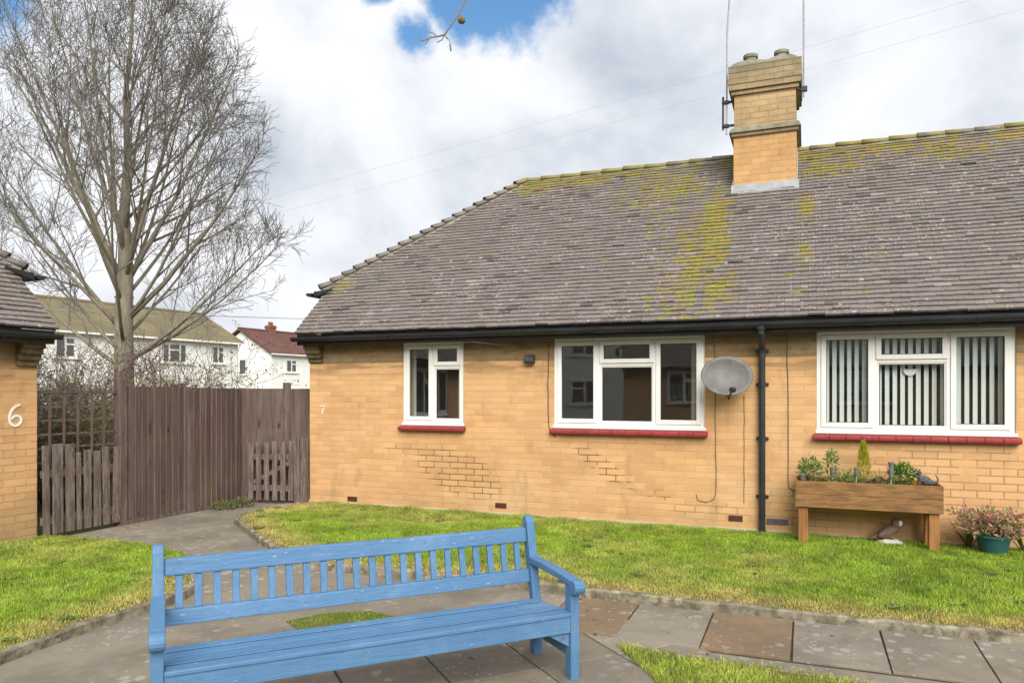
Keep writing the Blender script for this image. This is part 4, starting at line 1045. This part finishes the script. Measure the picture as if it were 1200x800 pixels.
m = MB(); bh = (b1-b0)/2
for j in range(2):
    z0_, z1_ = b0+j*bh+.001, b0+(j+1)*bh-.001
    m.box(-hw, hw, -hd, -hd+.022, z0_, z1_); m.box(-hw, hw, hd-.022, hd, z0_, z1_); m.box(-hw+.0, -hw+.022, -hd+.0225, hd-.0225, z0_, z1_); m.box(hw-.022, hw, -hd+.0225, hd-.0225, z0_, z1_)
m.box(-hw+.023, hw-.023, -hd+.023, hd-.023, b0+.01, b0+.03)
m.build('trough', M['planter'], Pt, bevel=.004)
for sx in (-1, 1):
    for sy in (-1, 1):
        m = MB(); x = sx*(hw-.075); y = sy*(hd-.065); m.box(x-.045, x+.045, y-.035, y+.035, 0, b0-.001); m.build('leg', M['postwood'], Pt, bevel=.004)
m = MB(); m.box(-hw+.024, hw-.024, -hd+.024, hd-.024, b0+.031, b1-.03); m.build('soil', M['soil'], Pt)
zs = pz1-.03
def inP(px, y=YP+.18): return wall(px, 560, y)[0]
GR = [(.17,.29,.07),(.24,.36,.09),(.11,.20,.05)]; YG = [(.42,.42,.03),(.50,.47,.04),(.30,.34,.03)]; PK = [(.50,.18,.19),(.58,.32,.30),(.42,.33,.16),(.28,.33,.10),(.55,.42,.28)]
def plant(name, s, y, z, label, fn, stem=True, cat='plant'):
    r = empty(name, in7((s, y, z)), -TH, label, cat); r.scale = (1.22, 1.1, 1.2) if cat == 'plant' else (1, 1, 1); m = MB(); fn(m); m.build('foliage', M['leafy'], r, recalc=False)
    if stem:
        q = MB()
        for _ in range(7): a = random.random()*6.28; q.tube([(0,0,-.03),(.02*math.cos(a),.02*math.sin(a),.05),(.06*math.cos(a),.05*math.sin(a),.13)], [.004,.003,.002], 5)
        q.build('stem', M['twig_tan'], r)
    return r
plant('leafy_plant', inP(949), YP+.19, zs, 'round light green plant at the left end of the planter', lambda m: leaf_clump(m, (0,0,.10), (.095,.085,.10), 300, .036, GR+[(.24,.30,.10)]))
plant('leafy_plant', inP(974), YP+.20, zs, 'thin upright green seedling second from the left in the planter', lambda m: (leaf_clump(m, (0,0,.20), (.05,.05,.075), 130, .035, GR+[(.28,.33,.10)]), leaf_clump(m, (0,0,.07), (.03,.03,.06), 25, .04, GR)))
def conifer(m):
    for i in range(900):
        t = random.random()**.8; h = .02+t*.39; r_ = .08*(1-t)**.55*(.5 if t > .9 else 1)+.006; a = random.random()*6.28; q = r_*random.uniform(.3, 1.05)
        p = Vector((q*math.cos(a), q*math.sin(a), h)); d = Vector((math.cos(a)*.35, math.sin(a)*.35, 1)).normalized(); s = d.orthogonal().normalized(); s = Matrix.Rotation(random.random()*6.28, 3, d) @ s
        L = random.uniform(.025, .055); k = random.uniform(.7, 1.2); c = random.choice(YG); m.add([p-s*.004, p+s*.004, p+d*L], [(0,1,2)], None, (c[0]*k, c[1]*k, c[2]*k, 1))
plant('dwarf_conifer', inP(1012), YP+.2, zs, 'yellow-green upright dwarf conifer in the middle of the planter', conifer, cat='conifer')
plant('trailing_plant', inP(990), YP+.15, zs, 'low dark green trailing plant left of the dwarf conifer', lambda m: leaf_clump(m, (0,0,.03), (.14,.08,.05), 160, .035, GR))
plant('leafy_plant', inP(1058), YP+.18, zs, 'bushy bright green plant left of the cat ornament in the planter', lambda m: leaf_clump(m, (0,0,.09), (.10,.085,.09), 340, .038, [(.12,.26,.05),(.20,.34,.06),(.10,.18,.04)]))
plant('trailing_plant', inP(1032), YP+.15, zs, 'low plant with a few dark red leaves right of the dwarf conifer', lambda m: leaf_clump(m, (0,0,.02), (.08,.06,.04), 80, .035, GR+[(.25,.05,.05)]))
plant('flowering_plant', inP(1074), YP+.10, zs, 'tiny bright yellow flowers at the feet of the cat ornament', lambda m: leaf_clump(m, (0,0,.035), (.04,.03,.025), 50, .03, [(.75,.5,.03),(.7,.42,.02)]), stem=False, cat='flower')
def solar(px, py, label, h, head):
    s = inP(px, YP+.12); r = empty('solar_light', in7((s, YP+.12, zs)), -TH, label, 'garden light')
    m = MB(); m.tube([(0,0,-.05),(.004,0,h)], .007, 8); m.build('stake', M['metal'], r)
    m = MB(); m.lathe(head, 14, Matrix.Translation((.004,0,h))); m.build('lamp_head', M['dish'], r, smooth=False)
solar(975.5, 545, 'silver garden light stake in front of the thin seedling', .10, [(.018,0),(.024,.01),(.024,.05),(.028,.055),(.01,.065)])
solar(1003, 548, 'white-topped garden light stake left of the dwarf conifer', .10, [(.014,0),(.02,.01),(.02,.05),(.026,.055),(.026,.065),(.01,.075)])
solar(1044, 545, 'tall grey flat-topped light stake right of the dwarf conifer', .08, [(.022,0),(.024,.08),(.024,.13),(.03,.135),(.03,.15),(.02,.155)])
solar(940, 556, 'short grey garden light at the left edge of the planter', .03, [(.022,0),(.024,.03),(.03,.04),(.03,.05),(.01,.06)])
def remesh(o, v):
    md = o.modifiers.new('remesh', 'REMESH'); md.mode = 'VOXEL'; md.voxel_size = v; md.use_smooth_shade = True
    s = o.modifiers.new('smooth', 'SMOOTH'); s.factor = .5; s.iterations = 3
# cat ornament, sitting low and looking left
ct = empty('cat_ornament', in7((inP(1083, YP+.05), YP+.05, pz1)), -TH, 'dark grey cat ornament crouching on the right end of the planter', 'ornament')
m = MB(); m.ball((.01,0,.045), (.062,.032,.045), 14, Matrix.Rotation(R(28),4,'Y')); m.ball((.055,0,.025), (.042,.034,.028), 12); m.ball((-.03,0,.075), (.026,.024,.035), 12, Matrix.Rotation(R(-20),4,'Y')); m.ball((-.048,0,.115), (.028,.024,.023), 12); m.ball((-.07,0,.108), (.012,.012,.010), 8)
m.tube([(-.03,-.016,.07),(-.04,-.018,.03),(-.05,-.018,.003)], [.014,.010,.011], 8); m.tube([(-.03,.016,.07),(-.04,.018,.03),(-.05,.018,.003)], [.014,.010,.011], 8)
for sy in (-1, 1): m.tube([(-.042,sy*.013,.125),(-.038,sy*.018,.142),(-.036,sy*.020,.158)], [.013,.009,.002], 6)
m.tube([(.08,0,.02),(.11,0,.03),(.118,0,.06),(.105,0,.09),(.09,0,.10)], [.011,.010,.009,.008,.006], 8)
o = m.build('body', M['cat'], ct, smooth=True); remesh(o, .006)
m = MB()
for sy in (-1, 1): m.ball((-.068, sy*.012, .12), .0045, 8)
m.build('eye', M['numeral'], ct, smooth=True)
# owl ornament on its pale stone, under the planter
oy = -.20; os_ = wall(1040, 628, oy)[0]
ow = empty('owl_ornament', in7((os_, oy, .05)), -TH, 'brown owl ornament with a white face perched on a pale stone under the planter', 'ornament'); ow.scale = (1.06, 1.06, 1.06)
m = MB(); m.ball((.02,0,.022), (.12,.075,.032), 14)
for i in range(len(m.v)): m.v[i] = tuple(c+random.uniform(-.006,.006) for c in m.v[i])
m.build('base_stone', M['stone'], ow, smooth=True)
m = MB(); m.ball((0,0,.115), (.088,.052,.055), 16, Matrix.Rotation(R(-32),4,'Y')); m.ball((.062,0,.165), (.05,.045,.05), 14); m.ball((.08,-.005,.205), (.055,.052,.052), 16)
m.tube([(-.05,0,.09),(-.11,0,.06),(-.165,0,.04)], [.032,.024,.010], 10)
for sy in (-1, 1): m.ball((-.02,sy*.042,.11), (.075,.016,.038), 12, Matrix.Rotation(R(-28),4,'Y')); m.tube([(.035,sy*.02,.09),(.04,sy*.022,.045)], [.016,.013], 8)
o = m.build('body', M['owl'], ow, smooth=True); remesh(o, .008)
m = MB(); 
for sy in (-1, 1): m.ball((.103, -.034+sy*.019+.012, .212), (.018,.022,.030), 12, Matrix.Rotation(R(35),4,'Z'))
o = m.build('face', M['owl_face'], ow, smooth=True)
m = MB()
for sy in (-1, 1): m.ball((.112+sy*.008, -.040+sy*.016+.004, .216), .006, 8)
m.ball((.122,-.036,.198), (.007,.006,.012), 8)
m.build('eye', M['seal'], ow, smooth=True)
# pot of pink-leaved shrub
ys_ = -.30; ps = wall(1164, 635, ys_)[0]
pr_ = empty('potted_shrub', in7((ps, ys_, .045)), -TH, 'bushy shrub with pink and cream leaves in a dark green pot right of the planter', 'potted plant')
m = MB(); m.lathe([(.10,0),(.105,.01),(.145,.16),(.158,.165),(.158,.19),(.142,.19),(.135,.15),(.02,.14)], 28); m.build('pot', M['pot'], pr_, smooth=False)
m = MB(); m.lathe([(.13,.145),(.136,.16),(.08,.168),(.02,.17)], 20); m.build('soil', M['soil'], pr_)
m = MB(); st = MB()
for i in range(46):
    a = random.random()*6.28; q = random.uniform(.05, .27); h = random.uniform(.24, .46)-q*.25; tip = Vector((q*math.cos(a)*1.25, q*math.sin(a)*.7, h))
    st.tube([(.02*math.cos(a), .02*math.sin(a), .14), tip*.55+Vector((0,0,.08)), tip], [.005,.0035,.002], 5)
    leaf_clump(m, tip, (.055,.05,.05), 26, .045, PK, .4); leaf_clump(m, tip*.6+Vector((0,0,.08)), (.06,.05,.05), 12, .045, PK[2:], .3)
m.build('foliage', M['leafy'], pr_, recalc=False); st.build('stem', M['twig_tan'], pr_)
def strap(m):
    for i in range(26):
        a = random.random()*6.28; L = random.uniform(.2, .42); q = random.uniform(.3, .8); d = Vector((math.cos(a), math.sin(a)*.6, 0)); s = Vector((-d.y, d.x, 0)).normalized()*.007; P = [Vector((0,0,0))+d*(L*q*t)+Vector((0,0,L*(t-.55*q*t*t))) for t in (0,.35,.7,1)]; c = random.choice([(.16,.15,.06),(.12,.16,.05),(.22,.17,.08)])
        m.add([P[0]-s,P[0]+s,P[1]-s,P[1]+s,P[2]-s*.8,P[2]+s*.8,P[3]], [(0,1,3,2),(2,3,5,4),(4,5,6)], None, (*c, 1))
plant('strap_leaf_plant', wall(1200, 640, -.2)[0], -.2, .045, 'clump of narrow arching leaves at the right edge beside the pot', strap, stem=False)
plant('strap_leaf_plant', wall(1135, 640, -.1)[0], -.12, .045, 'small clump of thin dry leaves between the planter leg and the pot', strap, stem=False)
# white ornament hanging inside the right window
q = in7((wall(1068, 440)[0], .11, wall(1068, 433)[1])); m = MB()
pr2 = [(-.062*math.cos(a), -.062*math.sin(a)) for a in [math.pi*i/12 for i in range(13)]]+[(.05, .012), (.0, .004), (-.05, .012)]
m.prism(pr2, -.006, .006, 'y', Matrix.Translation(q) @ Matrix.Rotation(-TH, 4, 'Z')); tag(m.build('hanging_ornament', M['numeral'], bevel=.002), 'small white half-round ornament hanging inside the right window', 'ornament')

# ------------------------------------------------------------------ trees and shrubs
def branch_path(p, d, L, k, up, wob, rnd):
    pts = [Vector(p)]; d = Vector(d).normalized()
    for i in range(k):
        d = (d+Vector((rnd.gauss(0, wob), rnd.gauss(0, wob), rnd.gauss(0, wob)+up))).normalized(); pts.append(pts[-1]+d*(L/k))
    return pts
def perp_dir(d, ang, rnd, az=None):
    d = d.normalized(); s = d.orthogonal().normalized(); s = Matrix.Rotation(rnd.random()*6.283 if az is None else az, 3, d) @ s
    return (d*math.cos(ang)+s*math.sin(ang)).normalized()
def big_tree():
    rnd = random.Random(11); base = AT(146, 457, 14.0); base.z = -.03
    r = empty('bare_tree', base, 0, 'tall bare winter tree with ascending branches rising behind the trellis', 'tree')
    tr = MB(); cr = MB(); tips = [0]
    tp = [Vector((0,0,0)), Vector((.0,0,.25)), Vector((-.02,.01,1.2)), Vector((-.01,0,2.2)), Vector((-.02,0,3.0)), Vector((.02,0,3.9)), Vector((-.02,.02,4.9)), Vector((.06,0,6.0)), Vector((.02,.0,7.2)), Vector((.12,.03,8.4)), Vector((.15,0,9.5)), Vector((.2,0,10.4))]
    tr_r = [.32, .215, .185, .175, .165, .135, .10, .068, .048, .032, .018, .006]
    tr.tube(tp, tr_r, 12)
    def at(z):
        for a, b, ra, rb in zip(tp[:-1], tp[1:], tr_r[:-1], tr_r[1:]):
            if a.z <= z <= b.z: f = (z-a.z)/(b.z-a.z); return a+(b-a)*f, ra+(rb-ra)*f
        return tp[-1], .01
    def inside_env(p):     # egg-shaped crown
        z = p.z; c = 4.6; h = 5.0 if z > c else 2.9; w = 2.75
        return (math.hypot(p.x, p.y)/w)**2+((z-c)/h)**2
    def grow(p, d, L, rad, lvl):
        k = (9, 7, 5, 4, 3)[lvl]; up = (.035, .05, .045, .03, .02)[lvl]; wob = (.04, .06, .08, .09, .10)[lvl]
        pts = branch_path(p, d, L, k, up, wob, rnd); m = tr if lvl == 0 else cr
        # trim where the branch leaves the crown
        for i in range(2, len(pts)):
            if inside_env(pts[i]) > 1.0+rnd.uniform(-.14, .08): pts = pts[:i+1]; break
        n = len(pts); rr = [max(.0036, rad*(1-.88*i/(n-1))) for i in range(n)]
        m.tube(pts, rr, (9, 6, 4, 3, 3)[lvl], cap=lvl < 2)
        if lvl >= 4: return
        nc = (9, 4, 4, 2)[lvl]
        for i in range(nc):
            f = (.14 if lvl == 0 else .12)+(.86*(i+rnd.random()))/nc
            f = min(f, .985); q = f*(n-1); j = int(q); pp = pts[j]+(pts[min(j+1, n-1)]-pts[j])*(q-j); dd = pts[min(j+1, n-1)]-pts[max(j-0, 0)] if j < n-1 else pts[-1]-pts[-2]
            if dd.length < 1e-6: continue
            cd_ = perp_dir(dd, R(rnd.uniform(22, 50)), rnd); cd_.z += .08
            if lvl == 0 and f < .35 and rnd.random() < .35: continue
            grow(pp, cd_, L*rnd.uniform(.30, .52)*(1.05-.45*f) if lvl < 2 else rnd.uniform(.32, .72)*(1 if lvl == 2 else .6), rr[j]*rnd.uniform(.42, .62), lvl+1)
    limbs = []
    for i in range(11): limbs.append((2.15+i*.15, i*137.5+20, 32+i*2.6, 5.0, .038))
    for i in range(8): limbs.append((3.5+i*.14, i*137.5+75, 60+i*2.0, 6.2, .045))
    for i in range(6): limbs.append((4.8+i*.45, i*137.5+10, 50+i*1.5, 3.4, .03))
    # the limbs one can pick out to either side
    limbs += [(2.0, 178, 38, 4.2, .05), (2.1, 5, 38, 4.0, .05), (2.7, 182, 50, 5.4, .055), (2.9, 0, 46, 5.0, .055), (3.5, 170, 66, 6.2, .062), (3.6, 12, 64, 6.0, .062)]
    for (z, az, el, L, rad) in limbs:
        p, rt = at(z); a = R(az); d = Vector((math.cos(a)*math.cos(R(el)), math.sin(a)*math.cos(R(el)), math.sin(R(el))))
        grow(p, d, L*rnd.uniform(.9, 1.08), min(rad, rt*.62)*rnd.uniform(.85, 1.1), 0)
    for i in range(9):
        p, rt = at(5.5+i*.5); grow(p, perp_dir(Vector((0,0,1)), R(rnd.uniform(25, 45)), rnd), rnd.uniform(1.0, 1.8), rt*.4, 1)
    tr.build('trunk', M['bark'], r, smooth=True, recalc=False); cr.build('crown', M['twig'], r, recalc=False)
big_tree()

def shrub(name, loc, h, rad, n, label, mat, leaves=None, nl=0, lsize=.05, seed=1, lean=.75):
    rnd = random.Random(seed); random.seed(seed); r = empty(name, loc, 0, label, 'shrub'); m = MB(); lf = MB()
    for i in range(n):
        a = rnd.random()*6.283; el = R(rnd.uniform(50, 88)) if lean < 1 else R(rnd.uniform(25, 85)); d = Vector((math.cos(a)*math.cos(el), math.sin(a)*math.cos(el), math.sin(el)))
        p = Vector((rad*.55*rnd.uniform(-1, 1), rad*.4*rnd.uniform(-1, 1), 0)); L = h*rnd.uniform(.75, 1.12); pts = branch_path(p, d, L, 7, -.02, .09, rnd); m.tube(pts, [max(.003, .011*(1-.8*i_/7)) for i_ in range(8)], 4, cap=False)
        for j in range(6):
            q = pts[rnd.randrange(2, 8)]; dd = perp_dir(d, R(rnd.uniform(30, 75)), rnd); p2 = branch_path(q, dd, L*rnd.uniform(.15, .38), 4, .02, .14, rnd); m.tube(p2, [.006, .005, .004, .003, .0025], 3, cap=False)
            for _ in range(3):
                q3 = p2[rnd.randrange(1, 5)]; p3 = branch_path(q3, perp_dir(dd, R(rnd.uniform(30, 70)), rnd), L*rnd.uniform(.05, .16), 3, .0, .16, rnd); m.tube(p3, [.004, .003, .003, .002], 3, cap=False)
                if leaves and nl: leaf_clump(lf, p3[-1], (.06, .06, .06), nl, lsize, leaves, .2)
    m.build('stem', M[mat], r, recalc=False)
    if leaves: lf.build('foliage', M['leafy'], r, recalc=False)
    return r
def gat(px, d): p = AT(px, 457, d); p.z = -.03; return p
OL = [(.26,.27,.08),(.34,.31,.11),(.20,.20,.08),(.38,.31,.16)]; BRN = [(.19,.12,.06),(.24,.15,.08),(.15,.13,.06)]
shrub('garden_shrub', gat(60, 10.4), 1.7, .75, 70, 'dark tangled shrub behind the left end of the trellis', 'twig', [(.13,.14,.07),(.17,.17,.08),(.20,.17,.10)], 3, .045, 21)
shrub('garden_shrub', gat(98, 10.4), 1.45, .45, 46, 'yellowish shrub seen through the trellis beside the fence post', 'twig_tan', OL, 4, .05, 22)
shrub('garden_shrub', gat(95, 12.6), 2.15, .9, 95, 'purple-brown bare shrub rising above the trellis', 'twig_red', None, 0, .05, 23)
shrub('garden_shrub', gat(195, 12.0), 1.85, .55, 40, 'olive shrub peeping over the fence right of the tree trunk', 'twig_tan', OL, 3, .045, 24)
shrub('garden_shrub', gat(182, 13.2), 2.2, .8, 80, 'reddish bare twiggy shrub behind the olive one by the trunk', 'twig_red', None, 0, .05, 25)
shrub('garden_shrub', gat(245, 12.5), 2.2, .55, 15, 'thin brown seed-headed shrub showing above the middle of the fence', 'twig', BRN, 2, .06, 26)
shrub('garden_shrub', gat(30, 13.0), 2.0, .9, 40, 'bare shrub half hidden by the corner of the bungalow numbered 6', 'twig_red', None, 0, .05, 27)

# tree behind the viewer whose twig hangs into the top of the picture
def overhang():
    rnd = random.Random(5); r = empty('overhanging_tree', (3.6, -3.0, 0), 0, 'tree overhead of which one bare twig with a round seed ball hangs into view', 'tree')
    tr = MB(); o = Vector((3.6, -3.0, 0)); tr.tube([(0,0,-.05),(0,0,.3),(.05,0,2.5),(-.05,.1,4.8),(.1,.3,7.2),(.0,.2,9.5)], [.34,.25,.21,.16,.09,.02], 12)
    e = AT(549, -6, 6.0)-o
    tr.tube([(-.05,.1,4.6),(-1.0,2.2,6.2),(-2.4,5.2,6.9),(-3.3,7.6,6.4),(-3.7,8.7,5.6),e+Vector((.08,.02,.25)),e], [.12,.09,.06,.035,.018,.010,.008], 8)
    for i in range(14):
        a = rnd.random()*6.28; p = Vector((0,.15,4.5+i*.33)); q = branch_path(p, (math.cos(a), math.sin(a)-.4, .9), 2.6, 6, .03, .1, rnd)
        tr.tube(q, [.05,.04,.03,.022,.015,.01,.006], 5)
    tr.build('trunk', M['bark'], r, smooth=True, recalc=False)
    c = MB(); P = [AT(px, py, 6.0)-o for px, py in ((549,-6),(543,6),(535,20),(527,32),(521,41),(513,43),(505,44),(496,48),(489,46))]
    c.tube(P, [.008,.0075,.007,.007,.009,.007,.006,.005,.002], 6)
    for pts in (((521,41),(518,47),(512,50)),((521,41),(524,46)),((513,43),(507,39),(503,38)),((505,44),(501,48),(498,52)),((527,52),(528,60)),((535,20),(539,18),(541,20))):
        c.tube([AT(px, py, 6.0)-o for px, py in pts], .0045, 5)
    c.tube([P[4], AT(527,48,6.0)-o, AT(529,60,6.0)-o], .003, 5)
    c.build('twig', M['twig'], r)
    f = MB(); f.ball(AT(541, 24, 6.0)-o, .030, 16)
    for i in range(len(f.v)): f.v[i] = tuple(q+rnd.uniform(-.003,.003) for q in f.v[i])
    f.build('seed_ball', M['twig_tan'], r)
overhang()

# ------------------------------------------------------------------ white houses beyond the gardens
def white_house(p, ang, L, D, ez, rise, mroof, wins, gwins, label, chim=(), base=0):
    """p: near corner of the long front; x runs away along the front, y into the house"""
    r = empty('white_house', p, ang, label, 'house')
    m = MB(); m.prism([(0, 0), (0, ez), (D/2, ez+rise-.15), (D, ez), (D, 0)], 0, L, 'x'); m.build('wall', M['render'], r)
    m = MB(); ov = .3; k = rise/(D/2)
    for sg in (0, 1):
        y = lambda q: q if not sg else D-q
        m.add([(-ov, y(-ov), ez-k*ov), (L+ov, y(-ov), ez-k*ov), (L+ov, D/2, ez+rise), (-ov, D/2, ez+rise), (-ov, y(-ov), ez-k*ov+.16), (L+ov, y(-ov), ez-k*ov+.16), (L+ov, D/2, ez+rise+.16), (-ov, D/2, ez+rise+.16)],
              [(3,2,1,0), (4,5,6,7), (0,1,5,4), (1,2,6,5), (3,0,4,7)])
    m.tube([(-ov, D/2, ez+rise+.14), (L+ov, D/2, ez+rise+.14)], .14, 8)
    ro = m.build('roof', mroof, r)
    for (cx_, w, h, b) in chim:
        m = MB(); z = ez+rise; m.box(cx_-w/2, cx_+w/2, D/2-w/2, D/2+w/2, z-.6, z+h); m.box(cx_-w/2-.06, cx_+w/2+.06, D/2-w/2-.06, D/2+w/2+.06, z+h-.25, z+h-.12)
        for q in (-1, 1): m.lathe([(.13, z+h), (.11, z+h+.3), (.13, z+h+.32), (.09, z+h+.33)], 10, Matrix.Translation((cx_+q*w*.22, D/2, 0)))
        m.build('chimney', M[b], ro)
    m = MB(); m.box(-ov, L+ov, -ov-.10, -ov, ez-k*ov-.02, ez-k*ov+.10)
    m.build('gutter', M['white'], r)
    for (x0, x1, z0, z1, n) in wins+gwins:
        g = (x0, x1, z0, z1, n) in gwins
        Mx = Matrix() if not g else Matrix.Rotation(R(-90), 4, 'Z') @ Matrix.Diagonal((-1, 1, 1, 1))
        if g: Mx = Matrix(((0, 1, 0, 0), (1, 0, 0, 0), (0, 0, 1, 0), (0, 0, 0, 1)))
        m = MB(); f = .09
        m.box(x0, x0+f, -.05, .02, z0, z1, Mx); m.box(x1-f, x1, -.05, .02, z0, z1, Mx); m.box(x0+f, x1-f, -.05, .02, z0, z0+f, Mx); m.box(x0+f, x1-f, -.05, .02, z1-f, z1, Mx)
        for i in range(1, n):
            x = x0+(x1-x0)*i/n; m.box(x-.05, x+.05, -.052, .02, z0+f, z1-f, Mx)
        if n > 1: m.box(x0+(x1-x0)/n+.05, x0+2*(x1-x0)/n-.05 if n > 2 else x1-f, -.051, .02, z0+(z1-z0)*.62, z0+(z1-z0)*.62+.09, Mx)
        m.box(x0-.05, x1+.05, -.12, -.0505, z0-.08, z0, Mx)
        w = m.build('window', M['white'], r); p_ = MB(); p_.box(x0+f, x1-f, -.02, -.008, z0+f, z1-f, Mx); p_.build('pane', M['far_pane'], w)
        if n > 1:
            for (a, b) in ((x0+f, x0+f+(x1-x0)*.12), (x1-f-(x1-x0)*.12, x1-f)):
                c_ = MB(); c_.box(a, b, -.0235, -.0205, z0+f, z1-f, Mx); c_.build('curtain', M['blind'], w)
    return r
fd = Vector((math.sin(R(27)), math.cos(R(27)), 0)); fa = math.atan2(fd.y, fd.x)
endA = AT(279, 402, 52.0); endA.z = 0
pA = endA-fd*19
white_house(pA, fa, 19, 7.6, 4.95, 2.0, M['roof_green'],
   [(1.8, 3.4, 3.45, 4.55, 2), (6.0, 7.5, 3.4, 4.55, 2), (12.6, 15.0, 3.35, 4.6, 3), (16.6, 17.9, 3.4, 4.6, 2), (6.0, 7.6, .9, 2.1, 2), (12.6, 15.0, .9, 2.1, 3)], [],
   'long white two-storey house with a mossy green-brown roof behind the bare tree', chim=((4.5, .8, 1.0, 'render'), (13, .7, .9, 'far_brick')))
pB = AT(318, 413, 65.0); pB.z = 0
white_house(pB, fa, 12, 7.4, 4.9, 2.1, M['roof_red'], [(1.6, 3.3, 3.2, 4.35, 2), (6.4, 7.9, 3.2, 4.35, 2)], [(3.0, 3.9, 3.0, 4.4, 1)],
   'white house with a red tiled roof behind the brown fence', chim=((3.6, .7, .7, 'far_brick'),))
# white house mirrored in the windows
white_house(Vector((-10.4, -17.7, 0)), R(143), 14, 7.4, 4.9, 2.4, M['roof_red'], [(2.0, 3.6, 3.3, 4.5, 2), (6.4, 8.2, 3.3, 4.5, 2), (10, 11.5, 3.3, 4.5, 2), (6.4, 8.2, .9, 2.1, 2)], [], 'white two-storey house behind the viewer, seen only mirrored in the windows')
# wires
def wire(pts, label, sag=.3, r=.005):
    P = [Vector(p) for p in pts]; m = MB(); a, b = P
    m.tube([a+(b-a)*(i/24)-Vector((0,0,sag*4*(i/24)*(1-i/24))) for i in range(25)], r, 5); tag(m.build('overhead_wire', M['wire']), label, 'wire', 'overhead telephone wires')
wire((AT(60, 300, 40), AT(1500, -105, 26)), 'upper of two thin overhead wires passing behind the chimney', .2)
wire((AT(60, 318, 40), AT(1500, -75, 26)), 'lower of two thin overhead wires passing behind the chimney', .2)
wire((AT(-60, 357, 16), AT(520, 377, 19)), 'thin pale wire crossing low in front of the bare tree trunk', .05, .009)

# weeds at the foot of the fence and fallen leaves on the lawn and paving
WD = [(.13,.17,.05),(.20,.22,.08),(.10,.13,.04),(.24,.21,.10)]
for (px, py, lab) in ((262, 597, 'tuft of grey-green weeds at the foot of the fence by the small gate'), (284, 594, 'small weed clump against the left side of the small picket gate')):
    c = G(px, py); r_ = empty('weed', c, 0, lab, 'weed'); m = MB(); leaf_clump(m, (0,0,.05), (.16,.10,.06), 170, .05, WD, .5); m.build('foliage', M['leafy'], r_, recalc=False)
m = MB(); LV = [(.13,.075,.04),(.20,.12,.05),(.09,.055,.035),(.26,.17,.07)]
for (poly, z, n) in ((lawnR, .075, 70), (lawnL, .08, 22), ([G(100,760), G(620,690), G(1150,745), G(900,780), G(640,790), G(150,800)], .016, 26)):
    X = np.array([[p[0], p[1]] for p in poly]); lo, hi = X.min(0), np.minimum(X.max(0), (6, 12)); k = 0
    while k < n:
        p = rng.random(2)*(hi-lo)+lo
        if not inside(p[None], X)[0] or p[1] < 3.5: continue
        k += 1; c = random.choice(LV); a = random.random()*6.28; L = random.uniform(.012, .032); t = Matrix.Translation((p[0], p[1], z)) @ Matrix.Rotation(a, 4, 'Z') @ Matrix.Rotation(random.uniform(-.5, .5), 4, 'X')
        m.add([(-L,0,0),(0,-L*.5,.004),(L,0,.006),(0,L*.5,.004)], [(0,1,2,3)], t, (*c, 1))
tag(m.build('fallen_leaves', M['leafy'], recalc=False), 'scattered small brown fallen leaves on the lawns and paving', 'leaves', kind='stuff')

m = MB(); WL = [(.14,.22,.05),(.20,.27,.07),(.11,.17,.05),(.24,.27,.10)]
for (poly, n, wz) in ((lawnR, 75, .060), (lawnL, 34, .062), (lawnN, 6, .022)):
    X = np.array([[p[0], p[1]] for p in poly]); lo, hi = X.min(0), np.minimum(X.max(0), (6, 12)); k = 0
    while k < n:
        p = rng.random(2)*(hi-lo)+lo
        if not inside(p[None], X)[0] or p[1] < 3.2 or abs(p[0]) > .8*p[1]: continue
        k += 1; R_ = random.uniform(.03, .085); nl = random.randint(7, 16)
        for i in range(nl):
            a = 6.283*i/nl+random.uniform(-.2, .2); L = R_*random.uniform(.6, 1.15); d = Vector((math.cos(a), math.sin(a), 0)); q = Vector((-d.y, d.x, 0))*L*.18; o = Vector((p[0], p[1], wz)); c = random.choice(WL); v = random.uniform(.8, 1.2)
            m.add([o, o+d*L*.6+q+Vector((0,0,.016)), o+d*L+Vector((0,0,.010)), o+d*L*.6-q+Vector((0,0,.016))], [(0,1,2,3)], None, (c[0]*v, c[1]*v, c[2]*v, 1))
tag(m.build('lawn_weeds', M['leafy'], recalc=False), 'small flat broad-leaved weeds scattered through the lawns', 'weeds', kind='stuff')
